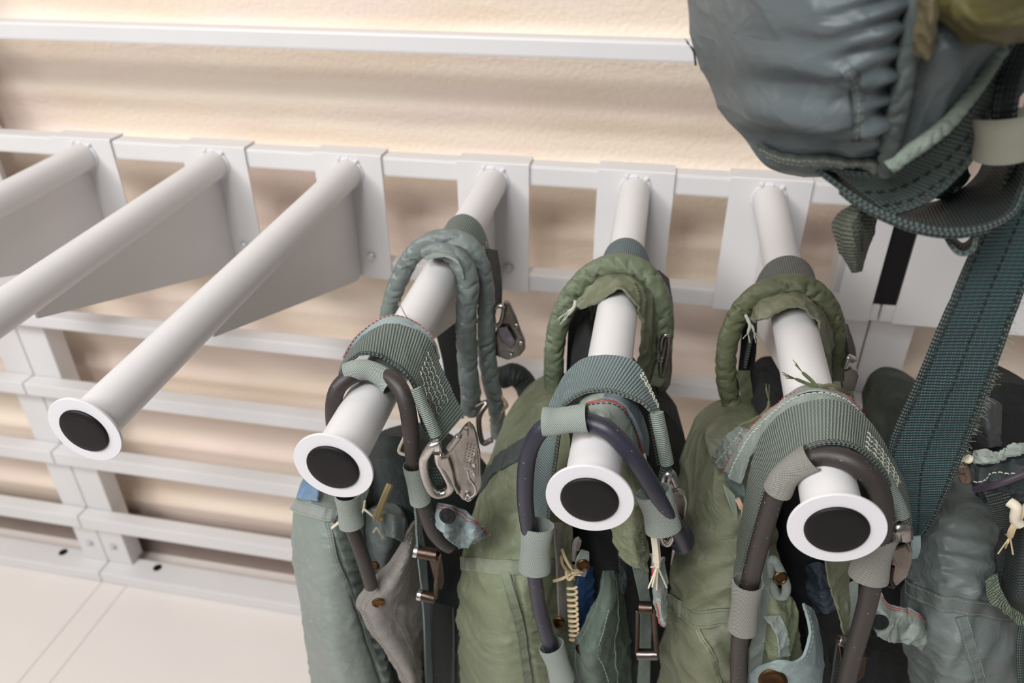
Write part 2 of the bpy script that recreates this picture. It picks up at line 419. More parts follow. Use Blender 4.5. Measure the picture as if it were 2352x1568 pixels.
# ---------------------------------------------------------------- peg arms
PEG = {0: (-1.29, 0, 0), 1: (-1.025, .001, 0), 2: (-.7562, .0015, .0005), 3: (-.5001, .0015, .0011), 4: (-.2398, .0039, -.0031), 5: (0, .0057, -.001), 6: (.2127, .0001, .0024), 7: (.66, 0, 0)}
PL = .712; TILT = .0343
def peg_end(k): x, dx, dz = PEG[k]; return V(x + dx, -PL, -TILT * PL + dz)
def peg(k, label):
    x, dx, dz = PEG[k]; t = empty('peg_arm', (x, 0, -.2045), label, 'peg', 'round steel peg arms')
    W = .0625
    mb = MB(); mb.box(x - W, x + W, -.0035, -.0005, -.2045, .0325); mb.box(x - W, x + W, -.0005, .0389, .0315, .0345)
    mb.add([(x - W, -.0035, .0325), (x + W, -.0035, .0325), (x + W, -.0005, .0345), (x - W, -.0005, .0345), (x - W, -.0005, .0325), (x + W, -.0005, .0325)], [(0, 1, 2, 3), (0, 3, 4), (1, 5, 2)])
    mb.build('mounting_plate', STEEL, t, smooth=False)
    e = peg_end(k); b = V(x, -.003, 0)
    mb = MB(); n = 24; c = [b.lerp(e + V(0, .003, 0), i / n) for i in range(n + 1)]; mb.tube(c, .025, seg=56); mb.build('tube', STEEL, t, angle=60)
    # weld bead at the root
    mb = MB(); c = [V(x + .0262 * math.cos(a), -.0045, .0262 * math.sin(a)) for a in [2 * math.pi * i / 48 for i in range(49)]]
    mb.tube(c, [.0026 + .0012 * noise.noise(Vector((i * .9, k, 0))) for i in range(49)], seg=8)
    for s_ in (-.012, .004, .02): mb.lathe([(0, 0), (.005, .001), (.004, .005), (0, .0065)], (x + s_ - .003, -.0035, .0235 if abs(s_) < .015 else .02), (0, -.5, 1), 12)
    mb.build('weld_bead', STEEL, t)
    # gusset under the tube
    mb = MB(); q = [(-.0034, -.012), (-.0034, -.2), (-.03, -.2), (-.48, -.054), (-.48, -.038)]
    mb.add([(x + .002, y, z) for y, z in q] + [(x - .002, y, z) for y, z in q], [(0, 1, 2, 3, 4), (9, 8, 7, 6, 5)] + [(i, i + 5, (i + 1) % 5 + 5, (i + 1) % 5) for i in range(5)])
    mb.build('gusset', STEEL, t, smooth=False)
    mb = MB(); ax = (dx / PL, -1, -TILT)
    mb.lathe([(.024, 0), (.0388, 0), (.0392, .0004), (.0392, .0026), (.0388, .003), (.0252, .003), (.0252, .001)], e, ax, 90); d = mb.build('end_disc', STEEL2, t, angle=30)
    for a0 in (1.75, 2.95):
        mb = MB()
        mb.tube([e + V(0, -.0030, 0) + V(math.cos(a0 + u) * rr, 0, math.sin(a0 + u) * rr) for u, rr in ((-.17, .027), (-.15, .031), (-.08, .0325), (.06, .0325), (.14, .031), (.16, .0285))], .00028, seg=5)
        mb.build('cut_line', STEEL, d)
    mb = MB(); mb.lathe([(0, .0062), (.018, .006), (.0236, .0058), (.0252, .0052), (.026, .004), (.026, .002), (.0245, .0)], e, ax, 64)
    mb.build('end_cap', BLACKP, t, angle=50)
    bolt((x + .026, -.0035, -.157), t)
    return t
LAB = {0: 'pale peg arm whose mounting plate peeks in at the left edge', 1: 'empty pale peg arm cut by the left edge, nearest the upper left corner', 2: 'empty pale peg arm crossing the left side, end outside the picture',
       3: 'empty pale peg arm whose disc end with black cap shows at lower left', 4: 'pale peg arm holding the grey green pack, third disc end from the right',
       5: 'pale peg arm holding the bright green pack with the blue grey hose', 6: 'pale peg arm holding the olive pack with the widest grey strap, rightmost disc end',
       7: 'pale peg arm out at the right side carrying the dark grey pack'}
for k in LAB: peg(k, LAB[k])

upper_arm = peg(7, 'pale peg arm of the upper tier from which the big steel grey pack hangs'); upper_arm.location.x -= .42; upper_arm.location.z += .645
# ---------------------------------------------------------------- fabrics and hardware
SAT_GREY = mat('grey_green_satin', (140, 151, 144), .34, kind='twill', var=.12, bump=.2)
SAT_GREEN = mat('sage_green_nylon', (138, 145, 116), .40, kind='twill', var=.16, bump=.25)
SAT_OLIVE = mat('olive_nylon', (124, 127, 103), .42, kind='twill', var=.18, bump=.25)
SAT_SLATE = mat('slate_satin', (108, 117, 115), .30, kind='twill', var=.12, bump=.2)
SAT_UP = mat('steel_grey_satin', (88, 97, 100), .30, kind='twill', var=.12, bump=.15)
ROLL_GREY = mat('grey_roll_satin', (117, 126, 123), .30, kind='twill', var=.18, bump=.15)
ROLL_GREEN = mat('green_roll_nylon', (107, 116, 93), .42, kind='twill', var=.16, bump=.2)
ROLL_OLIVE = mat('olive_roll_nylon', (96, 101, 74), .45, kind='twill', var=.16, bump=.2)
TAUPE = mat('taupe_flap_cloth', (135, 130, 125), .6, kind='twill', var=.12)
DKGREEN = mat('dark_green_cloth', (90, 105, 93), .5, kind='twill', var=.14)
DARK = mat('shade_dark_cloth', (17, 21, 21), .8, kind='twill', var=.3)  # near black: the shade between the packs is put into this colour
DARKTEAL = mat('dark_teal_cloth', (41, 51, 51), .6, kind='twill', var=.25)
PALE = mat('pale_grey_green_cloth', (150, 160, 153), .6, kind='twill', var=.15)
BLUEPALE = mat('pale_blue_lining', (153, 169, 169), .6, kind='twill', var=.15)
BLUEPR = mat('blue_printed_cloth', (133, 164, 207), .6, kind='twill', rgb2=(150, 175, 175), scale=6)
BLUE = mat('bright_blue_cloth', (46, 85, 135), .6, kind='twill', var=.3)
MUST = mat('mustard_cloth', (80, 74, 34), .45, kind='twill', var=.3)
BROWNCL = mat('worn_brown_tape', (100, 90, 63), .8, kind='twill', var=.4, scale=4)
WEB_A = mat('grey_green_webbing', (122, 135, 128), .62, kind='web', var=.1, bump=.35)
WEB_B = mat('blue_grey_webbing', (130, 148, 148), .6, kind='web', var=.1, bump=.35)
WEB_C = mat('sage_grey_webbing', (133, 143, 133), .62, kind='web', var=.1, bump=.35)
WEB_D = mat('dark_teal_webbing', (58, 86, 88), .5, kind='web', var=.22, scale=1.15, bump=.4)
WEB_K = mat('dark_grey_webbing', (43, 51, 49), .6, kind='web', var=.2, bump=.35)
WEB_S = mat('slate_blue_webbing', (110, 124, 128), .6, kind='web', var=.12, scale=.9)
WEB_G = mat('plain_grey_webbing', (114, 118, 113), .62, kind='web', var=.12, scale=.9)
EDGE_T = mat('braided_edge', (92, 106, 103), .6, kind='braid', var=.2)
EDGE_G = mat('braided_grey_edge', (116, 127, 118), .6, kind='braid', var=.2)
ELAS = mat('pale_elastic', (182, 192, 183), .7, kind='grid', var=.08)
ELAS_W = mat('warm_grey_elastic', (167, 166, 157), .7, kind='grid', var=.08)
CREAM = mat('cream_elastic', (171, 169, 153), .6, kind='grid', var=.1)
RIB = mat('thread_wrapped_edge', (152, 163, 155), .55, kind='stitchrib', var=.15)
RUB_BR = mat('dark_brown_rubber', (50, 43, 41), .5, kind='rubber', var=.15)
RUB_BL = mat('blue_black_rubber', (43, 43, 56), .42, kind='rubber', var=.15)
STAIN = mat('stainless_buckle', (176, 170, 164), .34, 1, kind='metal', rgb2=(120, 112, 104))
BRIGHT = mat('polished_ring', (216, 212, 208), .25, 1, kind='metal', rgb2=(150, 145, 140))
BRONZE = mat('dark_bronze', (92, 78, 70), .35, 1, kind='metal', rgb2=(60, 48, 42))
BRASS = mat('antique_brass', (112, 84, 54), .35, 1, kind='metal', rgb2=(60, 44, 30))
TH_W = mat('pale_thread', (186, 186, 172), .8)
TH_G = mat('grey_thread', (136, 146, 132), .8)
TH_R = mat('red_thread', (170, 62, 58), .8)
TH_K = mat('black_thread', (22, 28, 28), .8)
TH_O = mat('olive_thread', (84, 88, 58), .8)
TAN = mat('tan_waxed_cord', (202, 180, 144), .7, var=.15, scale=8)
CREAMC = mat('cream_cord', (214, 204, 184), .7, var=.12, scale=8)

def web(name, edges, m, parent, edge_m=None, er=.0019, n=90, k=9, th=.0022, wr=.0006, wf=30, seed=0, which=(0, 1), **kw):
    mb, G, N = sheet(edges, n=n, k=k, th=th, wr=wr, wf=wf, seed=seed, **kw)
    o = mb.build(name, m, parent, angle=50)
    if edge_m:
        for s in which:
            j = 0 if s == 0 else len(G[0]) - 1
            for q, dd in ((0, .0004), (1, -.0018)):
                e = MB(); c = [G[i][j] + (G[i][j] - G[i][len(G[0]) // 2]).normalized() * dd * 1.0 for i in range(n)]; e.tube(c, er, seg=8)
                e.build('selvage', edge_m, o)
    return o, G, N
def arch(k, y0, y1, prof, n=70):
    x, dx, dz = PEG[k]
    def e(y): return [V(x - dx * y / PL + a, y, b + TILT * y) for a, b in prof]
    return [e(y0), e(y1)]
def keeper(pts, a, b, parent, m, name='elastic_keeper', rot=0):
    c = cr(PX(pts), 26); mb = MB(); n = 26
    T = [(c[min(i + 1, n - 1)] - c[max(i - 1, 0)]).normalized() for i in range(n)]
    rows = []; uvs = []; L = 0; S = 36
    for th in (0, 1):
        pass
    ring_o = []; ring_i = []
    for i in range(n):
        if i: L += (c[i] - c[i - 1]).length
        vw = (CP - c[i]).normalized(); e1 = T[i].cross(vw).normalized(); e2 = e1.cross(T[i]).normalized()
        fl = 1 + .05 * math.cos(2 * math.pi * i / (n - 1)); r1 = []; r2 = []
        for j in range(S):
            t = 2 * math.pi * j / S; d1 = e1 * math.cos(t + rot) * a * fl + e2 * math.sin(t + rot) * b * fl
            r1.append(c[i] + d1); r2.append(c[i] + d1 * .88); uvs.append((a * t, L))
        ring_o.append(r1); ring_i.append(r2)
    mb.grid(ring_o, closed_u=True, uvs=uvs); mb.grid(ring_i, closed_u=True, uvs=uvs, flip=True)
    for q in (0, -1): mb.grid([ring_o[q], ring_i[q]], closed_u=True)
    return mb.build(name, m, parent)
def ring(pts, r, parent, m, name, closed=True, n=60):
    q = PX(pts); q = q + [q[0], q[1]] if closed else q
    c = cr(q, n)
    if closed:
        cc = cr(PX(pts) * 3, n * 3)[n:2 * n + 2]; c = cc
    mb = MB(); mb.tube(c, r, seg=14); return mb.build(name, m, parent)
def bar(a, b, r, parent, m, name='bar'):
    a, b = PX([a, b]); d = (b - a).normalized(); mb = MB()
    mb.tube([a, a + d * r * .15, b - d * r * .15, b], [r * .85, r, r, r * .85], seg=24); return mb.build(name, m, parent, angle=35)
def rg(*rows): return rows
PK = 'parachute packs hanging from the pegs'
def cordcoil(pts, parent, m, turns=12, r=.006, cr_=.0015, name='cord_lacing'):
    c = cr(PX(pts), 200); mb = MB(); out = []
    for i in range(200):
        t = (c[min(i + 1, 199)] - c[max(i - 1, 0)]).normalized(); e1 = t.cross(V(0, 1, 0)).normalized(); e2 = t.cross(e1)
        a = 2 * math.pi * turns * i / 199; out.append(c[i] + e1 * math.cos(a) * r + e2 * math.sin(a) * r * .4)
    mb.tube(out, cr_, seg=7); return mb.build(name, m, parent)
def zigblock(G, N, i0, i1, fr, parent, m):
    """rows of coarse bartack stitches across a webbing end"""
    return stitches(G, N, fr, parent, m, name='bartack_stitching', off=.0018, ln=.0042, gap=.0014, r=.0006, i0=i0, i1=i1, zig=.0010)
BAND = [(-.037, -.10), (-.0365, -.06), (-.034, -.02), (-.022, .016), (0, .0285), (.022, .018), (.035, -.012), (.039, -.06), (.040, -.10)]

# ================================================================ pack on the fourth peg (grey green)
def pack_four():
    t = empty('parachute_pack', (PEG[4][0], -.45, 0), 'grey green satin pack with taupe snap flap and large shiny buckle, leftmost', 'pack', PK)
    o, G, N = web('rear_band', arch(4, -.205, -.272, BAND), WEB_A, t, EDGE_T, which=(1,))
    zigblock(G, N, 60, 84, (.15, .4, .65), o, TH_W)
    # padded collar of two satin rolls
    a = -.315
    sleeve([(888, 790, a), (893, 725, a), (903, 680, a), (922, 630, a), (948, 586, a), (985, 556, a), (1027, 548, a), (1073, 562, a), (1102, 604, a), (1113, 660, a), (1117, 730, a), (1118, 800, a), (1125, 862, a), (1138, 925, a + .01), (1146, 1000, a + .02)],
           t, ROLL_GREY, r0=.0132, name='padded_collar', amp=.26, per=.020, seed=1, n=380)
    a = -.352
    sleeve([(972, 582, a), (1004, 574, a), (1039, 586, a), (1064, 612, a), (1075, 651, a), (1072, 709, a), (1071, 766, a), (1075, 843, a), (1082, 905, a), (1080, 945, a)],
           t, ROLL_GREY, r0=.0142, name='padded_collar_inner', amp=.24, per=.024, seed=2, n=300, taper=lambda s: .55 + .5 * min(1, s * 5))
    mb, G, N = sheet([[(968, 573, -.33), (990, 565, -.33), (1030, 566, -.33), (1062, 586, -.33), (1076, 622, -.33)], [(979, 598, -.37), (1000, 590, -.372), (1032, 590, -.374), (1054, 604, -.374), (1066, 640, -.37)]], n=40, k=12, wr=.0025, wf=60, th=.003)
    mb.build('collar_lining', SAT_GREY, t)
    # dark gap strap behind the collar
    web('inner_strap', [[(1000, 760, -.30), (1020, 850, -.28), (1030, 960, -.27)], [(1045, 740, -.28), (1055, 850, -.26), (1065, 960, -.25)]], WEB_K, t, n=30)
    # rear buckle
    y = -.30
    web('rear_riser', [[(1118, 570, -.27), (1128, 640, -.275), (1133, 700, -.285)], [(1140, 575, -.22), (1150, 645, -.235), (1150, 705, -.26)]], WEB_K, t, EDGE_T, n=40)
    rb = plate([(1158, 690, y), (1170, 694, y), (1184, 724, y), (1196, 758, y), (1206, 782, y), (1207, 800, y), (1196, 814, y), (1168, 824, y), (1140, 814, y), (1130, 796, y), (1136, 766, y), (1148, 740, y)], t, STAIN, 'rear_buckle', .009, .0025)
    ring([(1136, 708, y - .01), (1156, 706, y - .01), (1150, 740, y - .012), (1136, 745, y - .012)], .0032, rb, BRIGHT, 'ring')
    plate([(1142, 752, y - .009), (1165, 748, y - .009), (1186, 782, y - .009), (1176, 800, y - .009), (1152, 780, y - .009)], rb, mat('lilac_steel', (150, 146, 156), .3, 1, kind='metal'), 'lever', .005, .0015)
    for q in ((1196, 788), (1174, 816), (1186, 748)): snap(P(q[0], q[1], y - .008), (0, -1, .3), .0032, rb, BRIGHT, 'rivet')
    sleeve([(1150, 868, -.26), (1180, 860, -.26), (1205, 880, -.25), (1215, 905, -.24)], t, WEB_K, r0=.018, name='folded_webbing', amp=.2, n=60)
    thread([(1146, 905, -.31), (1158, 918, -.31), (1164, 930, -.31), (1158, 940, -.31)], t, TAN, 'tan_cord', .0028)
    ring([(1090, 935, -.36), (1118, 925, -.36), (1100, 960, -.37), (1108, 1015, -.37), (1130, 1010, -.37)], .0042, t, STAIN, 'wire_link', closed=False)
    # main webbing over the peg
    far = [(764, 965, -.545), (770, 910, -.545), (786, 838, -.545), (812, 795, -.54), (847, 762, -.53), (890, 744, -.525), (935, 751, -.525), (978, 774, -.53), (1000, 812, -.54), (1016, 850, -.555), (1039, 900, -.57), (1066, 952, -.585)]
    near = [(770, 965, -.605), (775, 900, -.605), (783, 862, -.605), (796, 835, -.605), (825, 813, -.605), (859, 812, -.605), (897, 830, -.605), (928, 853, -.61), (951, 886, -.615), (962, 938, -.625), (980, 990, -.63), (1004, 1024, -.635)]
    o, G, N = web('shoulder_webbing', [far, near], WEB_A, t, EDGE_T, n=140, k=12, wr=.0012, wf=45, which=(1,))
    zigblock(G, N, 98, 128, (.24, .36, .48, .6, .72), o, TH_W)
    mb, G2, N2 = sheet([[(786, 820, -.53), (812, 778, -.522), (850, 748, -.512), (890, 727, -.508), (928, 729, -.508), (968, 750, -.51), (997, 780, -.52), (1008, 822, -.53)], [(800, 840, -.528), (825, 800, -.528), (858, 768, -.528), (890, 752, -.528), (930, 756, -.528), (968, 778, -.528), (990, 806, -.528), (1000, 840, -.528)]], n=70, k=8, th=.003, wr=.001)
    b = mb.build('strap_lining', BLUEPALE, t); stitches(G2, N2, (.12,), b, TH_R, name='red_stitching', off=.002, r=.0006)
    thread([(945, 742, -.50), (930, 722, -.50), (922, 706, -.50)], t, TH_W, 'loose_thread', .0009)
    sleeve([(955, 892, -.63), (968, 925, -.635), (985, 962, -.64), (1002, 1000, -.643)], t, RIB, r0=.0062, name='wrapped_edge', amp=.05, per=.01, n=60)
    # ripcord housing and keepers
    hose([(852, 862, -.612), (826, 858, -.62), (800, 868, -.628), (776, 892, -.635), (766, 930, -.64), (768, 985, -.64), (778, 1060, -.64), (792, 1150, -.64), (808, 1210, -.64), (830, 1270, -.64), (853, 1345, -.635)], t, RUB_BR, .0083)
    hose([(852, 862, -.612), (890, 866, -.622), (918, 890, -.632), (934, 930, -.64), (943, 985, -.645), (950, 1050, -.648), (962, 1110, -.648), (975, 1165, -.645), (992, 1212, -.64), (1012, 1240, -.63), (1032, 1254, -.62)], t, RUB_BR, .0085)
    keeper([(797, 858, -.623), (822, 850, -.62), (850, 851, -.618), (880, 866, -.62), (900, 886, -.625)], .0108, .0112, t, ELAS)
    keeper([(950, 1068, -.65), (956, 1105, -.65), (966, 1150, -.65)], .0108, .0105, t, ELAS)
    keeper([(798, 1135, -.645), (802, 1170, -.645), (808, 1205, -.645)], .0135, .0105, t, ELAS)
    thread([(930, 1000, -.64), (916, 1035, -.645), (934, 1046, -.645)], t, CREAMC, 'cord_end', .0018)
    # big quick-fit buckle
    y = -.655
    bk = plate([(1002, 1046, y), (1028, 1039, y), (1040, 1022, y), (1052, 998, y), (1066, 979, y), (1078, 969, y), (1089, 982, y), (1096, 1000, y + .004), (1103, 1040, y + .006), (1105, 1092, y + .006), (1108, 1112, y + .008), (1097, 1131, y + .006), (1080, 1148, y), (1062, 1143, y), (1044, 1118, y), (1038, 1100, y), (1024, 1078, y), (1007, 1066, y)], t, STAIN, 'buckle', .007, .0018)
    plate([(1012, 1052, y - .006), (1030, 1049, y - .006), (1040, 1080, y - .006), (1046, 1112, y - .006), (1058, 1132, y - .006), (1050, 1132, y - .006), (1036, 1100, y - .006), (1022, 1076, y - .006)], bk, STAIN, 'buckle_lip', .004, .001)
    bar((1031, 1031, y - .008), (1054, 1000, y - .008), .0034, bk, STAIN, 'roller')
    plate([(1052, 1002, y - .003), (1066, 980, y - .003), (1076, 984, y - .003), (1076, 1000, y - .003), (1066, 1010, y - .003)], bk, STAIN, 'tongue', .006, .001)
    ring([(1074, 1080, y - .009), (1078, 1098, y - .010), (1090, 1116, y - .010), (1091, 1132, y - .009), (1078, 1143, y - .008)], .0013, bk, BRIGHT, 'spring_wire', closed=False)
    for q in ((1089, 1066), (1088, 1086)): plate([(q[0] - 5, q[1] - 6, y - .006), (q[0] + 3, q[1] - 4, y - .006), (q[0] + 4, q[1] + 6, y - .006), (q[0] - 3, q[1] + 4, y - .006)], bk, BRIGHT, 'catch', .004, .0008)
    snap(P(1076, 1142, y - .004), (0, -1, .3), .0042, bk, BRIGHT, 'rivet')
    mb = MB()
    for i in range(4):
        for j in range(7):
            a = P(1062 + i * 7.2 + j * 1.6, 1068 - j * 7.2 + i * 3, y - .0036); mb.tube([a, a + V(.0016, -.0001, .0013)], .0006, seg=5)
    mb.build('embossed_marks', STAIN, bk, kind='stuff')
    ring([(1001, 1018, y - .004), (978, 1044, y - .006), (972, 1070, y - .006), (982, 1110, y - .006), (1000, 1134, y - .004), (1026, 1130, y), (1035, 1112, y), (1020, 1082, y + .002), (1006, 1056, y + .002)], .0048, bk, BRIGHT, 'triangle_link')
    web('folded_strap_end', [[(978, 1076, -.652), (990, 1090, -.652), (1002, 1112, -.652)], [(1004, 1074, -.645), (1016, 1094, -.645), (1014, 1112, -.645)]], EDGE_T, t, n=20)
    # butterfly cloth tab with red stitching
    tb = empty
    mb, G, N = sheet([[(1008, 1154, -.63), (1030, 1158, -.64), (1050, 1164, -.62), (1084, 1186, -.63), (1127, 1228, -.62)], [(1000, 1195, -.64), (1024, 1205, -.655), (1052, 1210, -.63), (1085, 1220, -.645), (1108, 1238, -.63)], [(1016, 1226, -.63), (1030, 1240, -.645), (1054, 1257, -.62), (1074, 1256, -.64), (1098, 1243, -.625)]], n=50, k=20, th=.0022, wr=.0035, wf=75, seed=4)
    b = mb.build('cloth_tab', BLUEPALE, t); stitches(G, N, (.05, .11), b, TH_R, name='red_stitching', off=.0014, r=.00045, ln=.0026, gap=.0008)
    snap(P(1028, 1184, -.662), (0, -1, .3), .0088, b, DARK, 'eyelet')
    # lower adjuster in dark bronze
    y = -.625
    bb = bar((956, 1266, y), (1006, 1275, y), .0075, t, BRONZE, 'adjuster'); bar((950, 1264, y), (962, 1267, y), .0080, bb, BRIGHT, 'bar_end')
    plate([(984, 1278, y), (1012, 1270, y), (1020, 1330, y + .01), (1014, 1350, y + .01), (1000, 1345, y)], bb, BRONZE, 'frame_plate', .006, .001)
    bar((968, 1366, y), (1000, 1374, y), .0065, bb, BRONZE, 'lower_bar'); bar((958, 1364, y), (970, 1367, y), .0070, bb, BRIGHT, 'bar_end')
    bar((1006, 1280, y), (1000, 1372, y), .0032, bb, BRONZE, 'side_bar')
    # cloth volumes
    def gath(u, v, p):
        x, y = pix(p); g = 0; sx = 752 + max(0, y - 1195) * .34
        if y > 1190: g += .002 * math.exp(-((x - sx - 26) / 20) ** 2) * math.sin(y / 4.2 + x * .03) - .0035 * math.exp(-((x - sx) / 5) ** 2)
        return g
    b, G, N = body([[(712, 1070, -.50), (750, 1062, -.49), (800, 1060, -.48), (850, 1075, -.47)],
                    [(690, 1112, -.53), (735, 1105, -.545), (790, 1105, -.54), (850, 1120, -.52)],
                    [(676, 1158, -.575), (720, 1160, -.60), (775, 1172, -.60), (830, 1190, -.57)],
                    [(671, 1225, -.59), (720, 1230, -.625), (780, 1245, -.62), (845, 1270, -.575)],
                    [(676, 1310, -.59), (725, 1320, -.632), (790, 1330, -.625), (860, 1350, -.575)],
                    [(690, 1400, -.59), (740, 1410, -.632), (805, 1420, -.62), (872, 1430, -.57)],
                    [(702, 1490, -.585), (755, 1500, -.63), (820, 1505, -.615), (885, 1510, -.57)],
                    [(716, 1580, -.58), (770, 1590, -.62), (835, 1595, -.61), (900, 1600, -.565)],
                    [(740, 1760, -.57), (790, 1770, -.61), (850, 1770, -.60), (910, 1770, -.56)]], t, SAT_GREY, 'container', depth=.09, wr=.0024, wf=11, seed=3, n=170, k=100, aniso=(.8, 1, 2.2), gather=gath)
    tape(G, N, [(674, 1160), (700, 1168), (740, 1178), (772, 1186)], b, mat('grey_binding', (153, 158, 153), .6, kind='twill'), 'binding_tape', .0155, mst=TH_G, st=(.15, .85))
    tape(G, N, [(752, 1195), (765, 1260), (785, 1320), (812, 1380), (835, 1430), (862, 1510)], b, SAT_GREY, 'seam', .006, .0022, mst=TH_G, st=(.5,))
    web('printed_lining', [[(684, 1142, -.585), (694, 1112, -.56), (706, 1092, -.54)], [(728, 1150, -.605), (728, 1118, -.585), (735, 1100, -.57)]], BLUEPR, t, n=30, k=10, wr=.002)
    thread([(763, 1212, -.635), (778, 1200, -.64), (784, 1195, -.64)], t, CREAMC, 'cord_end', .0018)
    b, G, N = body([[(838, 1178, -.55), (870, 1168, -.56), (920, 1190, -.55)], [(836, 1225, -.565), (880, 1230, -.60), (930, 1240, -.57)], [(845, 1290, -.57), (880, 1300, -.60), (925, 1300, -.56)], [(860, 1340, -.56), (885, 1345, -.58), (915, 1335, -.55)]], t, SAT_SLATE, 'inner_pocket', depth=.06, n=50, k=40, wr=.003, wf=30)
    web('pocket_tab', [[(880, 1178, -.60), (900, 1180, -.61), (930, 1190, -.60)], [(888, 1230, -.61), (908, 1236, -.62), (925, 1245, -.60)]], SAT_SLATE, t, n=20)
    thread([(896, 1112, -.59), (884, 1140, -.60), (872, 1170, -.61), (866, 1190, -.61), (880, 1188, -.61)], t, mat('tan_leather_loop', (168, 150, 108), .6, var=.2), 'tan_cord', .0042, fray=False)
    for a_ in (((858, 1222, -.61), (866, 1212, -.612), (874, 1226, -.61)), ((835, 1168, -.60), (848, 1178, -.605), (857, 1186, -.61)), ((838, 1150, -.60), (836, 1166, -.60), (832, 1178, -.60))): thread(list(a_), t, CREAMC, 'tacking_cord', .0014)
    # taupe flap with snap
    mb, G, N = sheet([[(951, 1195, -.585), (930, 1232, -.60), (892, 1294, -.61), (856, 1330, -.618), (820, 1378, -.62), (834, 1416, -.62), (878, 1478, -.615), (902, 1524, -.612), (926, 1580, -.61), (950, 1700, -.6)],
                      [(955, 1200, -.57), (942, 1270, -.605), (915, 1330, -.625), (890, 1370, -.632), (872, 1395, -.634), (880, 1430, -.632), (915, 1490, -.625), (938, 1530, -.62), (955, 1580, -.615), (970, 1700, -.6)],
                      [(958, 1205, -.55), (955, 1280, -.56), (962, 1340, -.565), (968, 1380, -.57), (972, 1410, -.57), (975, 1440, -.57), (976, 1490, -.57), (977, 1530, -.57), (978, 1580, -.57), (985, 1700, -.57)]], n=100, k=30, th=.0035, wr=.0038, wf=24, seed=2)
    f = mb.build('snap_flap', TAUPE, t); stitches(G, N, (.07, .14, .5), f, mat('taupe_thread', (150, 142, 130), .8), off=.0022, r=.0005)
    snap(P(869, 1383, -.637), N[45][8] * (1 if N[45][8].y < 0 else -1), .0082, f, BRASS)
    snap(P(861, 1298, -.60), (0, -1, .4), .0055, t, BRASS)
    # dark back half with webbing, widened as dark backing for the shaded gaps
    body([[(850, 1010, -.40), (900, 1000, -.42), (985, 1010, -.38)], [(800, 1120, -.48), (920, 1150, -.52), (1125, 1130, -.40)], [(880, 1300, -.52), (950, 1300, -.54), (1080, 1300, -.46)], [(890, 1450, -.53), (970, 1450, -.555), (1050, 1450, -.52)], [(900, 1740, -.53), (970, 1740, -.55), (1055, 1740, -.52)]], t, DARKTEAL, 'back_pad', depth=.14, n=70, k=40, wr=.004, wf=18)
    web('side_strap', [[(948, 1120, -.64), (955, 1200, -.64), (960, 1280, -.62), (972, 1400, -.60), (978, 1560, -.59), (985, 1700, -.58)], [(958, 1118, -.60), (966, 1200, -.60), (978, 1280, -.60), (985, 1400, -.585), (992, 1560, -.575), (1000, 1700, -.57)]], WEB_B, t, n=70)
    o, G, N = web('leg_strap', [[(990, 1380, -.58), (985, 1480, -.575), (980, 1600, -.57)], [(1040, 1395, -.55), (1042, 1480, -.55), (1040, 1600, -.55)]], WEB_K, t, EDGE_T, n=40)
    return t
pack_four()

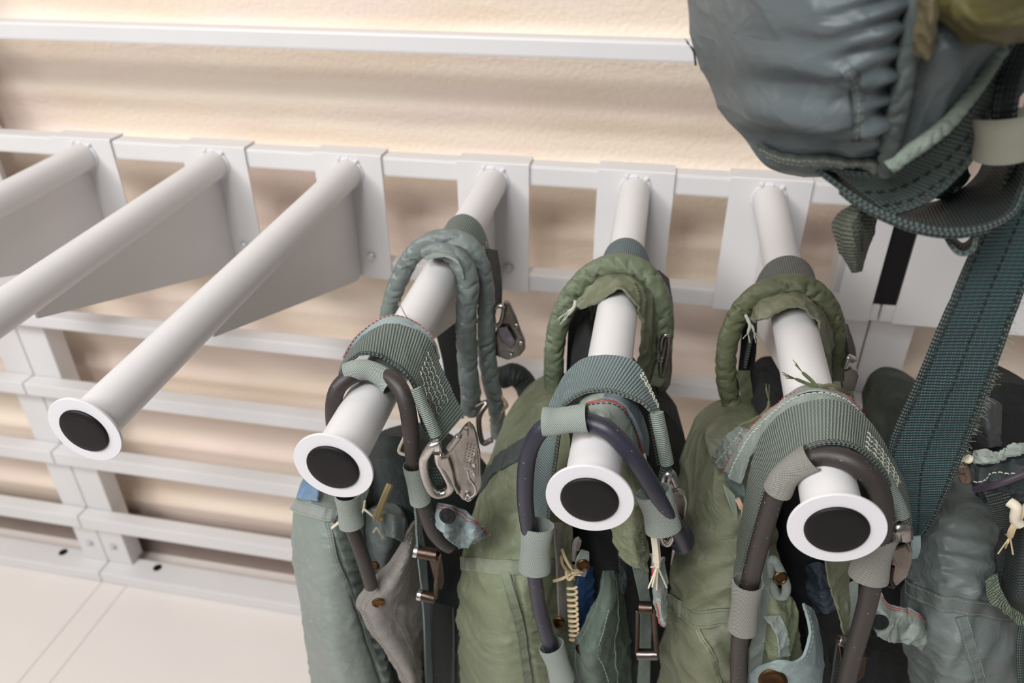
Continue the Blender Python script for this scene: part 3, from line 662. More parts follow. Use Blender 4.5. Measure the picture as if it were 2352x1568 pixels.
# ================================================================ pack on the fifth peg (sage green)
def pack_five():
    t = empty('parachute_pack', (PEG[5][0], -.45, 0), 'sage green pack with blue black hose loop, between the grey and olive packs', 'pack', PK)
    o, G, N = web('rear_band', arch(5, -.243, -.31, BAND), WEB_S, t, EDGE_T, which=(1,))
    a = -.335
    sleeve([(1282, 1010, -.36), (1278, 960, -.35), (1274, 895, a), (1272, 830, a), (1278, 770, a), (1294, 715, a), (1318, 670, a), (1352, 634, a), (1392, 612, a), (1435, 607, a), (1474, 622, a), (1502, 655, a), (1518, 700, a), (1522, 760, a), (1516, 830, a), (1504, 880, a - .01)],
           t, ROLL_GREEN, r0=.0145, name='padded_collar', amp=.28, per=.020, seed=5, n=380)
    mb, G, N = sheet([[(1322, 706, -.345), (1345, 668, -.345), (1385, 640, -.345), (1430, 630, -.345), (1478, 650, -.345), (1505, 700, -.345), (1508, 780, -.345), (1498, 860, -.35), (1480, 920, -.36)],
                      [(1328, 706, -.37), (1362, 684, -.375), (1398, 658, -.38), (1430, 648, -.38), (1466, 668, -.38), (1485, 715, -.38), (1490, 790, -.38), (1480, 860, -.38), (1472, 920, -.38)],
                      [(1332, 708, -.385), (1368, 696, -.395), (1404, 672, -.405), (1424, 664, -.405), (1460, 690, -.405), (1474, 735, -.40), (1472, 800, -.40), (1466, 860, -.40), (1462, 920, -.40)]], n=90, k=22, th=.003, wr=.0045, wf=38, seed=6)
    mb.build('collar_lining', SAT_OLIVE, t)
    thread([(1322, 690, -.36), (1318, 706, -.365), (1306, 722, -.365)], t, TH_W, 'tacking_thread', .0022)
    thread([(1326, 700, -.36), (1310, 712, -.365), (1304, 716, -.365)], t, TH_W, 'tacking_thread', .0018)
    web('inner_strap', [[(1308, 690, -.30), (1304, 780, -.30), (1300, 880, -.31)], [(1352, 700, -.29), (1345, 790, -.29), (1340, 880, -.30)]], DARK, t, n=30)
    web('rear_riser', [[(1512, 620, -.30), (1528, 700, -.31), (1532, 780, -.32)], [(1535, 640, -.25), (1545, 710, -.26), (1542, 790, -.28)]], WEB_K, t, n=30)
    y = -.345
    rb = plate([(1524, 775, y), (1538, 768, y), (1543, 800, y), (1544, 850, y), (1540, 880, y), (1528, 898, y), (1510, 902, y), (1503, 880, y), (1512, 830, y)], t, STAIN, 'rear_buckle', .010, .0025)
    ring([(1520, 780, y - .008), (1536, 775, y - .008), (1530, 830, y - .009), (1518, 860, y - .009)], .003, rb, BRIGHT, 'ring')
    # main webbing
    far = [(1212, 1230, -.57), (1222, 1140, -.57), (1234, 1050, -.565), (1246, 985, -.56), (1259, 940, -.555), (1279, 894, -.545), (1305, 852, -.54), (1345, 823, -.538), (1390, 817, -.538), (1430, 820, -.54), (1457, 831, -.542), (1478, 856, -.55), (1492, 886, -.56), (1506, 920, -.575), (1518, 955, -.585)]
    near = [(1258, 1230, -.62), (1264, 1150, -.62), (1274, 1070, -.615), (1284, 995, -.61), (1292, 938, -.607), (1306, 922, -.606), (1330, 906, -.606), (1352, 898, -.606), (1376, 896, -.606), (1402, 898, -.606), (1428, 905, -.606), (1455, 915, -.607), (1476, 926, -.608), (1492, 940, -.61), (1504, 955, -.612)]
    o, G, N = web('shoulder_webbing', [far, near], WEB_B, t, EDGE_G, n=150, k=12, wr=.0007, which=(1,))
    stitches(G, N, (.1, .2), o, TH_W, name='bartack_stitching', off=.0018, ln=.003, gap=.0015, r=.0008, i0=128, i1=146, zig=.001)
    mb, G, N = sheet([[(1318, 940, -.585), (1345, 912, -.598), (1390, 898, -.602), (1432, 908, -.598), (1465, 945, -.585), (1482, 1000, -.58), (1484, 1050, -.575)], [(1322, 952, -.61), (1350, 932, -.622), (1390, 928, -.629), (1425, 945, -.627), (1450, 985, -.62), (1466, 1030, -.61), (1472, 1060, -.60)], [(1328, 962, -.635), (1352, 950, -.645), (1385, 955, -.653), (1412, 975, -.645), (1440, 1010, -.64), (1456, 1045, -.635), (1464, 1080, -.625)]], n=80, k=20, th=.0025, wr=.001)
    b = mb.build('strap_lining', PALE, t); stitches(G, N, (.42, .48), b, TH_R, name='red_stitching', off=.0018, r=.0005, ln=.0026, gap=.0009); stitches(G, N, (.56,), b, TH_K, off=.002)
    web('blue_lining', [[(1395, 900, -.600), (1432, 906, -.600), (1466, 940, -.590), (1486, 1000, -.582), (1487, 1045, -.578)], [(1385, 912, -.62), (1424, 925, -.62), (1454, 960, -.616), (1473, 1010, -.608), (1476, 1045, -.595)]], mat('blue_grey_lining', (118, 133, 141), .6, kind='twill'), t, n=50, th=.0035)
    mb, G, N = sheet([[(1375, 962, -.635), (1408, 982, -.64), (1432, 1012, -.64), (1448, 1045, -.635)], [(1370, 972, -.645), (1400, 1000, -.652), (1420, 1030, -.65), (1430, 1062, -.645)]], n=40, k=8, wr=.002, wf=70, th=.003); mb.build('olive_fold', SAT_OLIVE, t)
    plate([(1472, 1048, -.60), (1482, 1040, -.60), (1490, 1075, -.60), (1488, 1085, -.60), (1478, 1075, -.60)], t, CREAMC, 'white_tag', .002)
    sleeve([(1508, 948, -.612), (1516, 985, -.618), (1524, 1025, -.622), (1532, 1064, -.625)], t, RIB, r0=.0068, name='wrapped_edge', amp=.05, per=.01, n=60)
    web('strap_edge', [[(1489, 952, -.60), (1498, 1010, -.605), (1510, 1068, -.61)], [(1497, 950, -.60), (1506, 1010, -.605), (1518, 1066, -.61)]], WEB_K, t, n=30)
    # hose
    hose([(1300, 972, -.658), (1350, 970, -.658), (1396, 988, -.664), (1440, 1030, -.668), (1478, 1085, -.668), (1512, 1142, -.665), (1540, 1190, -.655), (1562, 1225, -.64), (1574, 1252, -.63)], t, RUB_BL, .0086)
    hose([(1300, 972, -.658), (1262, 975, -.66), (1232, 1000, -.662), (1213, 1045, -.662), (1206, 1110, -.66), (1208, 1170, -.655), (1218, 1240, -.65), (1228, 1320, -.645), (1238, 1390, -.64), (1254, 1450, -.64), (1276, 1520, -.635), (1300, 1600, -.63), (1320, 1700, -.62)], t, RUB_BL, .0085)
    hose([(1560, 1205, -.62), (1574, 1225, -.63), (1578, 1245, -.63), (1568, 1258, -.62), (1556, 1250, -.61)], t, RUB_BL, .0075, name='hose_end')
    keeper([(1248, 968, -.66), (1275, 968, -.66), (1310, 963, -.66), (1350, 960, -.66)], .0130, .0115, t, ELAS)
    keeper([(1500, 1128, -.66), (1512, 1165, -.66), (1524, 1215, -.658)], .0170, .0108, t, ELAS)
    keeper([(1234, 1205, -.65), (1230, 1255, -.65), (1228, 1308, -.65)], .0168, .0110, t, ELAS)
    keeper([(1266, 1482, -.64), (1280, 1520, -.64), (1292, 1562, -.64)], .0150, .0110, t, ELAS)
    # buckle at the right
    y = -.612
    bk = plate([(1540, 1128, y), (1560, 1122, y), (1574, 1132, y), (1579, 1150, y), (1574, 1185, y), (1564, 1192, y), (1552, 1170, y), (1546, 1148, y)], t, STAIN, 'buckle', .007, .002)
    ring([(1548, 1110, y - .006), (1536, 1088, y - .010), (1528, 1108, y - .012), (1530, 1135, y - .010)], .0062, bk, BRIGHT, 'link', closed=False)
    ring([(1512, 1210, y), (1520, 1240, y), (1534, 1248, y), (1546, 1232, y), (1540, 1215, y)], .0038, bk, BRIGHT, 'lower_link', closed=False)
    plate([(1530, 1226, y + .01), (1548, 1222, y + .01), (1552, 1240, y + .01), (1535, 1250, y + .01)], bk, STAIN, 'lower_plate', .004)
    ring([(1531, 1062, -.622), (1538, 1085, -.622), (1550, 1112, -.62)], .0036, t, EDGE_T, 'loop_cord', closed=False); ring([(1526, 1066, -.622), (1520, 1092, -.622), (1520, 1112, -.62)], .0032, t, EDGE_T, 'loop_cord', closed=False)
    # green pad under the peg, right side
    b, G, N = body([[(1418, 1060, -.60), (1450, 1065, -.61), (1482, 1075, -.60)], [(1412, 1140, -.61), (1455, 1140, -.64), (1486, 1140, -.61)], [(1404, 1222, -.61), (1450, 1222, -.645), (1488, 1222, -.61)], [(1418, 1262, -.61), (1455, 1270, -.64), (1490, 1280, -.605)], [(1440, 1296, -.60), (1462, 1304, -.61), (1490, 1312, -.60)]], t, SAT_GREEN, 'green_pad', depth=.04, n=60, k=40, wr=.0045, wf=40, seed=8)
    stitches(G, N, (.80,), b, TH_G, off=.0006, r=.0005)
    web('lower_strap', [[(1452, 1300, -.60), (1466, 1360, -.595), (1472, 1400, -.59), (1470, 1480, -.585), (1462, 1600, -.58)], [(1488, 1300, -.59), (1490, 1360, -.585), (1496, 1400, -.58), (1494, 1480, -.575), (1490, 1600, -.57)]], mat('grey_green_strap', (108, 120, 112), .6, kind='twill'), t, n=50)
    y = -.61
    ad = bar((1466, 1394, y), (1500, 1396, y), .0072, t, BRONZE, 'adjuster')
    bar((1500, 1394, y), (1508, 1500, y), .0036, ad, BRONZE, 'side_bar'); bar((1464, 1400, y), (1462, 1500, y), .0028, ad, BRONZE, 'side_bar')
    bar((1462, 1502, y), (1512, 1502, y), .0068, ad, mat('gunmetal', (112, 104, 102), .3, 1, kind='metal'), 'lower_bar')
    # red-edged tab and cream cord
    mb, G, N = sheet([[(1496, 1270, -.62), (1500, 1330, -.62), (1504, 1380, -.62), (1518, 1428, -.62)], [(1508, 1290, -.635), (1506, 1340, -.64), (1514, 1390, -.64), (1526, 1438, -.63)], [(1524, 1278, -.62), (1530, 1330, -.625), (1530, 1390, -.625), (1530, 1420, -.62)]], n=50, k=16, wr=.002, wf=60, th=.003)
    b = mb.build('cloth_tab', PALE, t); stitches(G, N, (.35, .42), b, TH_R, name='red_stitching', off=.0017, r=.0006, i0=2, i1=16, ln=.0025, gap=.0008); stitches(G, N, (.5,), b, TH_R, name='red_stitching', off=.002, r=.0007, i0=26)
    thread([(1500, 1208, -.64), (1506, 1250, -.645), (1510, 1300, -.645)], t, CREAMC, 'cream_cord', .0042)
    # left container
    def gath(u, v, p):
        x, y = pix(p); g = 0
        if 1380 < y < 1530: g += .0016 * math.exp(-((x - 1238) / 20) ** 2) * math.sin(y / 2.9)
        if y > 1310: g -= .003 * math.exp(-((x - 1184 - (y - 1310) * .17) / 4) ** 2)
        if 1310 < y < 1480: g += .0022 * math.sin((y - x * .8) / 13 + 2 * noise.noise(p * 20)) * max(0, 1 - (x - 1050) / 120)
        if 1130 < y < 1280: g += .0022 * math.sin((y + x * .25) / 9 + 2 * noise.noise(p * 14)) * math.exp(-((x - 1180) / 60) ** 2)
        return g
    b, G, N = body([[(1236, 884, -.27), (1262, 876, -.27), (1290, 874, -.27), (1320, 880, -.27)],
                    [(1188, 922, -.33), (1225, 905, -.355), (1265, 900, -.37), (1310, 905, -.36)],
                    [(1150, 985, -.385), (1200, 965, -.42), (1250, 955, -.44), (1310, 965, -.43)],
                    [(1122, 1065, -.44), (1170, 1045, -.475), (1235, 1040, -.49), (1310, 1050, -.48)],
                    [(1096, 1145, -.49), (1150, 1130, -.525), (1225, 1130, -.54), (1310, 1135, -.52)],
                    [(1068, 1232, -.535), (1130, 1225, -.575), (1215, 1222, -.585), (1315, 1225, -.55)],
                    [(1056, 1296, -.56), (1120, 1290, -.60), (1205, 1290, -.605), (1315, 1290, -.565)],
                    [(1052, 1380, -.57), (1115, 1378, -.625), (1205, 1376, -.62), (1320, 1375, -.565)],
                    [(1052, 1470, -.57), (1120, 1470, -.632), (1215, 1468, -.62), (1325, 1465, -.56)],
                    [(1058, 1570, -.565), (1130, 1570, -.628), (1225, 1568, -.615), (1335, 1565, -.555)],
                    [(1075, 1760, -.55), (1150, 1760, -.61), (1240, 1758, -.60), (1345, 1755, -.55)]], t, SAT_GREEN, 'container', depth=.09, n=190, k=120, wr=.0030, wf=12, seed=1, aniso=(.8, 1, 2.4), gather=gath)
    tape(G, N, [(1058, 1290), (1110, 1299), (1160, 1298), (1205, 1300), (1290, 1302)], b, mat('green_binding', (135, 141, 121), .6, kind='twill'), 'binding_tape', .0165, mst=TH_G, st=(.15, .85))
    tape(G, N, [(1160, 1308), (1176, 1370), (1196, 1450), (1208, 1530), (1214, 1600)], b, mat('green_seam', (130, 138, 115), .6, kind='twill'), 'seam_tape', .012, mst=TH_G, st=(.1, .9))
    tape(G, N, [(1098, 1120), (1130, 1078), (1175, 1045), (1240, 1020)], b, mat('slate_strap', (79, 89, 87), .5, kind='twill'), 'cross_strap', .034)
    # middle gap pieces
    web('grey_strip', [[(1270, 1200, -.62), (1278, 1290, -.62), (1282, 1380, -.615), (1284, 1420, -.61)], [(1290, 1200, -.60), (1294, 1290, -.60), (1300, 1380, -.60), (1300, 1420, -.60)]], TAUPE, t, n=40)
    web('pocket_edge', [[(1300, 1290, -.60), (1300, 1350, -.60), (1306, 1420, -.60), (1322, 1480, -.60)], [(1334, 1300, -.58), (1336, 1360, -.585), (1340, 1430, -.585), (1345, 1480, -.585)]], SAT_GREEN, t, n=40, wr=.002, wf=60)
    web('blue_cloth', [[(1332, 1300, -.59), (1325, 1380, -.60), (1322, 1480, -.60)], [(1360, 1300, -.57), (1364, 1380, -.57), (1350, 1440, -.585)]], BLUE, t, n=40, k=10, wr=.0025, wf=60)
    cordcoil([(1314, 1345, -.612), (1316, 1400, -.614), (1320, 1475, -.612)], t, TAN, 11, .0055, .0016)
    for a_ in (((1272, 1334, -.62), (1292, 1328, -.622), (1310, 1318, -.62)), ((1300, 1312, -.62), (1306, 1330, -.622), (1318, 1322, -.62)), ((1290, 1260, -.61), (1300, 1285, -.615), (1314, 1308, -.615)), ((1288, 1275, -.61), (1292, 1295, -.612), (1302, 1310, -.61))): thread(list(a_), t, TAN, 'tacking_cord', .0019)
    b2, G2, N2 = web('snap_tab', [[(1320, 1318, -.60), (1322, 1290, -.61), (1336, 1262, -.605)], [(1344, 1322, -.60), (1352, 1296, -.605), (1352, 1266, -.60)]], PALE, t, n=20)
    snap(P(1339, 1297, -.617), (.2, -1, .2), .0078, b2, BRASS); thread([(1318, 1285, -.605), (1322, 1245, -.61), (1330, 1238, -.61), (1326, 1262, -.61)], t, TAUPE, 'webbing_loop', .003, fray=False)
    snap(P(1284, 1429, -.618), (0, -1, .3), .0080, t, BRASS); snap(P(1290, 1430, -.623), (0, -1, .3), .0042, t, BRASS, 'snap_stud')
    # dark green flap at the right
    mb, G, N = sheet([[(1384, 1310, -.575), (1377, 1360, -.59), (1350, 1420, -.61), (1324, 1468, -.615), (1311, 1494, -.615), (1314, 1540, -.615), (1328, 1580, -.61), (1340, 1740, -.6)],
                      [(1400, 1310, -.575), (1405, 1370, -.60), (1392, 1430, -.622), (1375, 1478, -.628), (1368, 1500, -.63), (1370, 1545, -.63), (1378, 1585, -.625), (1390, 1740, -.61)],
                      [(1412, 1310, -.56), (1436, 1375, -.555), (1442, 1430, -.55), (1446, 1478, -.55), (1448, 1500, -.55), (1450, 1545, -.55), (1450, 1585, -.55), (1455, 1740, -.55)]], n=90, k=30, th=.003, wr=.0035, wf=28, seed=9)
    f = mb.build('snap_flap', DKGREEN, t); stitches(G, N, (.08, .6), f, PALE, off=.002, r=.0006, ln=.0026, gap=.001)
    zl = [(1398, 1400), (1386, 1450), (1372, 1498), (1386, 1530), (1398, 1565)]; q = [P(x, y_, -.632) for x, y_ in zl]; mb = MB(); c = cr(q, 60)
    for i in range(0, 58, 3): mb.tube([c[i], c[i + 2]], .0006, seg=5)
    mb.build('stitching', PALE, f, kind='stuff')
    snap(P(1338, 1490, -.625), (-.2, -1, .3), .0085, f, BRASS)
    # dark inner harness between the halves, widened to stand for shade beside it
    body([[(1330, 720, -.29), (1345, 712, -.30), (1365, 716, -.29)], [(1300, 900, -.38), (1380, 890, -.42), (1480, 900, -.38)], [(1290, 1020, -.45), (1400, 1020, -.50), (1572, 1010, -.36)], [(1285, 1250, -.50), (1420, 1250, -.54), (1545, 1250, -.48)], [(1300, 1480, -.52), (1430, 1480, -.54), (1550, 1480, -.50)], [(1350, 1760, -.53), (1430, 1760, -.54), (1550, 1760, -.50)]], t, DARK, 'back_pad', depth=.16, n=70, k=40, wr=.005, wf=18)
    web('hanging_rag', [[(1420, 1260, -.59), (1424, 1310, -.59), (1430, 1362, -.59)], [(1436, 1290, -.585), (1440, 1320, -.585), (1436, 1360, -.585)]], DARKTEAL, t, n=20, wr=.003, wf=80)
    return t
pack_five()

# ================================================================ pack on the sixth peg (olive)
def pack_six():
    t = empty('parachute_pack', (PEG[6][0], -.45, 0), 'olive pack below the widest sage strap and brown hose, right of the sage green pack', 'pack', PK)
    o, G, N = web('rear_band', arch(6, -.26, -.335, [(a * 1.12 + .003, b) for a, b in BAND]), WEB_G, t, EDGE_T, which=(1,))
    a = -.35
    sleeve([(1705, 985, -.37), (1690, 945, a), (1672, 895, a), (1667, 840, a), (1672, 785, a), (1688, 738, a), (1714, 698, a), (1750, 671, a), (1792, 657, a), (1836, 655, a), (1874, 672, a), (1904, 710, a), (1919, 765, a), (1920, 820, a), (1914, 870, a - .01)],
           t, ROLL_OLIVE, r0=.0135, name='padded_collar', amp=.28, per=.020, seed=8, n=380)
    mb, G, N = sheet([[(1722, 734, -.355), (1750, 696, -.36), (1805, 672, -.36), (1862, 686, -.36), (1894, 722, -.36), (1912, 775, -.36), (1912, 850, -.36), (1905, 900, -.37)],
                      [(1726, 735, -.38), (1752, 712, -.39), (1805, 688, -.395), (1855, 700, -.395), (1884, 735, -.395), (1900, 790, -.395), (1905, 850, -.395), (1902, 900, -.40)],
                      [(1730, 737, -.39), (1760, 735, -.41), (1812, 708, -.415), (1848, 712, -.415), (1874, 735, -.415), (1888, 785, -.415), (1898, 840, -.415), (1900, 900, -.42)]], n=90, k=22, th=.003, wr=.005, wf=38, seed=11)
    mb.build('collar_lining', SAT_OLIVE, t)
    thread([(1712, 722, -.37), (1722, 745, -.375), (1718, 764, -.375)], t, TH_W, 'tacking_thread', .002); thread([(1716, 735, -.37), (1728, 750, -.375), (1732, 762, -.375)], t, TH_W, 'tacking_thread', .0016)
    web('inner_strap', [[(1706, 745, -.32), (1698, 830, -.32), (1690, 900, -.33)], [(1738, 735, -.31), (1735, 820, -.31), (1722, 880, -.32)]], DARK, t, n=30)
    web('inner_fold', [[(1690, 850, -.35), (1700, 900, -.355), (1712, 960, -.36)], [(1720, 850, -.34), (1728, 910, -.345), (1730, 970, -.35)]], ROLL_OLIVE, t, n=30, wr=.002)
    web('rear_riser', [[(1930, 740, -.35), (1945, 790, -.36), (1950, 830, -.36)], [(1945, 745, -.30), (1962, 795, -.31), (1966, 830, -.32)]], WEB_K, t, n=30)
    y = -.36
    rb = plate([(1936, 850, y), (1955, 842, y), (1968, 848, y), (1972, 860, y), (1962, 895, y), (1948, 908, y), (1934, 900, y), (1930, 875, y)], t, STAIN, 'rear_buckle', .008, .002)
    ring([(1940, 842, y - .008), (1948, 822, y - .01), (1960, 826, y - .008)], .0045, rb, BRIGHT, 'ring', closed=False)
    # main webbing
    far = [(1668, 1372, -0.574), (1674, 1325, -0.574), (1692, 1250, -0.576), (1706, 1182, -0.577), (1716, 1120, -0.576), (1730, 1055, -0.576), (1752, 998, -0.575), (1795, 950, -0.581), (1850, 924, -0.590), (1898, 918, -0.592), (1943, 928, -0.590), (1974, 948, -0.587), (2008, 985, -0.588), (2042, 1040, -0.592), (2074, 1103, -0.597), (2090, 1170, -0.600), (2094, 1235, -0.605)]
    near = [(1696, 1375, -0.626), (1704, 1328, -0.627), (1720, 1255, -0.629), (1738, 1198, -0.632), (1752, 1145, -0.635), (1772, 1094, -0.638), (1806, 1058, -0.645), (1850, 1030, -0.652), (1880, 1020, -0.654), (1908, 1016, -0.653), (1945, 1020, -0.650), (1975, 1034, -0.647), (2004, 1056, -0.644), (2028, 1086, -0.645), (2046, 1120, -0.643), (2062, 1165, -0.643), (2078, 1230, -0.642)]
    o, G, N = web('shoulder_webbing', [far, near], WEB_C, t, EDGE_G, n=170, k=12, wr=.0007, which=(1,))
    zigblock(G, N, 122, 146, (.42, .56, .7, .84), o, TH_W)
    mb, G, N = sheet([[(1660, 1090, -0.534), (1680, 1045, -0.535), (1716, 994, -0.536), (1772, 938, -0.546), (1826, 904, -0.556), (1880, 894, -0.562), (1926, 903, -0.562), (1962, 928, -0.562), (1985, 958, -0.563)], [(1700, 1110, -0.571), (1716, 1060, -0.571), (1745, 1012, -0.573), (1792, 962, -0.582), (1848, 934, -0.591), (1896, 928, -0.594), (1936, 936, -0.591), (1966, 955, -0.588), (1990, 978, -0.587)]], n=100, k=12, th=.003, wr=.0015)
    b = mb.build('strap_lining', PALE, t); stitches(G, N, (.04,), b, TH_R, name='red_stitching', off=.002, r=.0005); stitches(G, N, (.42,), b, TH_W, off=.002, r=.0007, ln=.004, gap=.002)
    mb, G, N = sheet([[(1800, 912, -0.536), (1835, 890, -0.542), (1878, 882, -0.546), (1915, 892, -0.545)], [(1805, 925, -0.565), (1838, 903, -0.570), (1880, 896, -0.574), (1925, 906, -0.572)]], n=30, k=6); mb.build('lining_edge', PALE, t)
    mb, G, N = sheet([[(1654, 1076, -0.524), (1680, 1050, -0.535), (1705, 1010, -0.537), (1716, 985, -0.538)], [(1635, 1052, -0.494), (1655, 1022, -0.504), (1680, 995, -0.510), (1700, 978, -0.516)]], n=40, k=8, wr=.004, wf=90, th=.003)
    b = mb.build('scalloped_tape', PALE, t); stitches(G, N, (.4,), b, TH_W, off=.002)
    mb, G, N = sheet([[(1660, 1085, -0.544), (1690, 1130, -0.555), (1702, 1180, -0.562)], [(1706, 1100, -0.557), (1716, 1150, -0.568), (1708, 1200, -0.567)]], n=30, k=10, wr=.003, wf=60); mb.build('lining_flap', mat('slate_lining', (88, 100, 97), .6, kind='twill'), t)
    for i in range(9): thread([(1662 + i * 3.0, 1112 + i * 3, -.555), (1672 + i * 2.5, 1145 + i * 4, -.562), (1682 + i * 1.2, 1170 + i * 6, -.565)], t, TH_G, 'frayed_cord', .0011, fray=False)
    thread([(1694, 1145, -.57), (1700, 1158, -.572), (1704, 1168, -.572)], t, mat('peach_cord', (200, 168, 142), .7, var=.1), 'cord_end', .003)
    for a_ in (((1878, 889, -.565), (1852, 880, -.56), (1828, 870, -.56)), ((1876, 888, -.565), (1862, 872, -.56), (1843, 855, -.555)), ((1880, 890, -.565), (1905, 884, -.565), (1925, 890, -.565), (1942, 902, -.56)), ((1712, 975, -.52), (1740, 960, -.52), (1763, 938, -.51), (1766, 920, -.505)), ((1700, 976, -.52), (1722, 968, -.52), (1745, 955, -.52))): thread(list(a_), t, TH_O, 'olive_tie_cord', .0019)
    sleeve([(2026, 1090, -.636), (2042, 1120, -.64), (2058, 1150, -.643), (2072, 1184, -.645)], t, RIB, r0=.0068, name='wrapped_edge', amp=.05, per=.01, n=60)
    # hose
    hose([(1850, 1054, -.655), (1895, 1046, -.658), (1945, 1056, -.665), (1990, 1084, -.67), (2018, 1125, -.672), (2028, 1180, -.67), (2022, 1240, -.665), (2010, 1300, -.66), (1996, 1370, -.655), (1978, 1440, -.65), (1955, 1520, -.645), (1938, 1600, -.64), (1920, 1700, -.63)], t, RUB_BR, .0094)
    hose([(1850, 1054, -.655), (1812, 1086, -.658), (1782, 1130, -.66), (1762, 1190, -.66), (1742, 1260, -.66), (1724, 1330, -.655), (1708, 1400, -.65), (1698, 1480, -.645), (1696, 1580, -.64), (1696, 1700, -.63)], t, RUB_BR, .0092)
    keeper([(1786, 1126, -.662), (1802, 1096, -.662), (1828, 1072, -.662), (1866, 1050, -.662)], .0125, .0118, t, ELAS_W)
    keeper([(1718, 1336, -.658), (1711, 1390, -.656), (1705, 1444, -.654)], .0148, .0115, t, ELAS_W)
    keeper([(2014, 1225, -.662), (2004, 1275, -.662), (1994, 1325, -.662)], .0172, .0115, t, ELAS_W)
    # buckle
    y = -.63
    bk = plate([(2040, 1248, y), (2056, 1236, y), (2076, 1232, y), (2088, 1244, y), (2095, 1264, y), (2092, 1290, y), (2082, 1318, y), (2060, 1338, y), (2030, 1342, y), (2018, 1336, y), (2032, 1310, y), (2040, 1280, y)], t, STAIN, 'buckle', .008, .002)
    plate([(2046, 1262, y - .007), (2080, 1250, y - .007), (2090, 1266, y - .007), (2082, 1304, y - .007), (2066, 1306, y - .007), (2056, 1285, y - .007)], bk, STAIN, 'lever', .004, .0014)
    ring([(2046, 1240, y - .012), (2058, 1214, y - .016), (2074, 1212, y - .014), (2078, 1230, y - .01)], .0072, bk, BRIGHT, 'link', closed=False)
    ring([(2050, 1300, y - .008), (2046, 1330, y - .01), (2052, 1346, y - .01), (2040, 1342, y - .01)], .0022, bk, BRONZE, 'pin_cord', closed=False)
    ring([(2072, 1186, -.645), (2086, 1208, -.642), (2088, 1236, -.64)], .0036, t, EDGE_G, 'loop_cord', closed=False); ring([(2066, 1186, -.645), (2050, 1196, -.65), (2042, 1212, -.65)], .0032, t, EDGE_G, 'loop_cord', closed=False)
    # cloth tab
    mb, G, N = sheet([[(2014, 1350, -.61), (2040, 1384, -.615), (2075, 1396, -.61), (2092, 1396, -.62), (2127, 1427, -.61), (2152, 1456, -.60)], [(2004, 1390, -.62), (2030, 1420, -.63), (2062, 1430, -.615), (2092, 1436, -.635), (2118, 1456, -.62), (2135, 1474, -.61)], [(1998, 1430, -.615), (2022, 1462, -.625), (2052, 1476, -.61), (2078, 1474, -.63), (2096, 1480, -.62), (2114, 1490, -.61)]], n=60, k=20, th=.0025, wr=.0035, wf=70, seed=14)
    b = mb.build('cloth_tab', PALE, t); stitches(G, N, (.04, .09), b, TH_R, name='red_stitching', off=.0014, r=.00042, ln=.0026, gap=.0008)
    snap(P(2020, 1428, -.632), (0, -1, .3), .009, b, DARK, 'eyelet')
    # olive strips below the disc
    web('olive_strip', [[(1894, 1270, -.62), (1908, 1345, -.62), (1926, 1415, -.615), (1942, 1458, -.61)], [(1950, 1270, -.60), (1953, 1345, -.60), (1950, 1415, -.60), (1946, 1460, -.60)]], SAT_OLIVE, t, n=40, k=12, wr=.0025, wf=40)
    web('pale_strip', [[(1950, 1340, -.60), (1952, 1400, -.60), (1945, 1470, -.60)], [(1972, 1330, -.60), (1968, 1400, -.60), (1958, 1450, -.60)]], PALE, t, n=30)
    # body
    def gath(u, v, p):
        x, y = pix(p); g = 0
        if 1150 < y < 1400: g += .0028 * math.sin((y + (x - 1600) * .3) / 12 + 2.5 * noise.noise(p * 11)) * min(1, (y - 1150) / 60)
        if y > 1430: g += .0022 * math.sin((y - x * .9) / 14 + 2 * noise.noise(p * 15))
        return g
    b, G, N = body([[(1606, 955, -.33), (1640, 930, -.33), (1690, 920, -.33), (1740, 930, -.33)],
                    [(1572, 1020, -.40), (1620, 990, -.43), (1680, 980, -.44), (1750, 985, -.43)],
                    [(1556, 1110, -.45), (1610, 1085, -.49), (1680, 1080, -.505), (1765, 1085, -.49)],
                    [(1552, 1200, -.50), (1610, 1185, -.55), (1690, 1180, -.56), (1785, 1185, -.53)],
                    [(1545, 1290, -.54), (1605, 1285, -.585), (1690, 1285, -.59), (1790, 1285, -.55)],
                    [(1532, 1385, -.565), (1595, 1392, -.605), (1680, 1395, -.605), (1790, 1390, -.56)],
                    [(1519, 1470, -.57), (1590, 1475, -.625), (1680, 1475, -.62), (1795, 1470, -.56)],
                    [(1511, 1570, -.57), (1585, 1575, -.63), (1680, 1575, -.62), (1800, 1570, -.555)],
                    [(1515, 1770, -.56), (1590, 1775, -.61), (1680, 1775, -.60), (1800, 1770, -.55)]], t, SAT_OLIVE, 'container', depth=.09, n=180, k=110, wr=.0040, wf=11, seed=21, aniso=(.8, 1, 2.2), gather=gath)
    tape(G, N, [(1532, 1378), (1562, 1396), (1598, 1422), (1640, 1418), (1700, 1414), (1760, 1414)], b, mat('olive_binding', (118, 122, 102), .6, kind='twill'), 'binding_tape', .019, mst=TH_O, st=(.15, .85))
    tape(G, N, [(1604, 1440), (1632, 1500), (1652, 1575), (1670, 1680)], b, SAT_OLIVE, 'seam', .006, .002, mst=TH_O, st=(.5,))
    # pocket and loops right of the hose
    b, G, N = body([[(1740, 1352, -.60), (1775, 1345, -.605), (1832, 1385, -.59)], [(1742, 1430, -.61), (1785, 1430, -.63), (1838, 1440, -.60)], [(1742, 1500, -.61), (1790, 1500, -.635), (1845, 1500, -.60)], [(1735, 1570, -.61), (1790, 1575, -.63), (1850, 1570, -.60)], [(1740, 1700, -.60), (1790, 1700, -.62), (1850, 1700, -.59)]], t, SAT_GREEN, 'pocket', depth=.05, n=60, k=40, wr=.005, wf=30, seed=5)
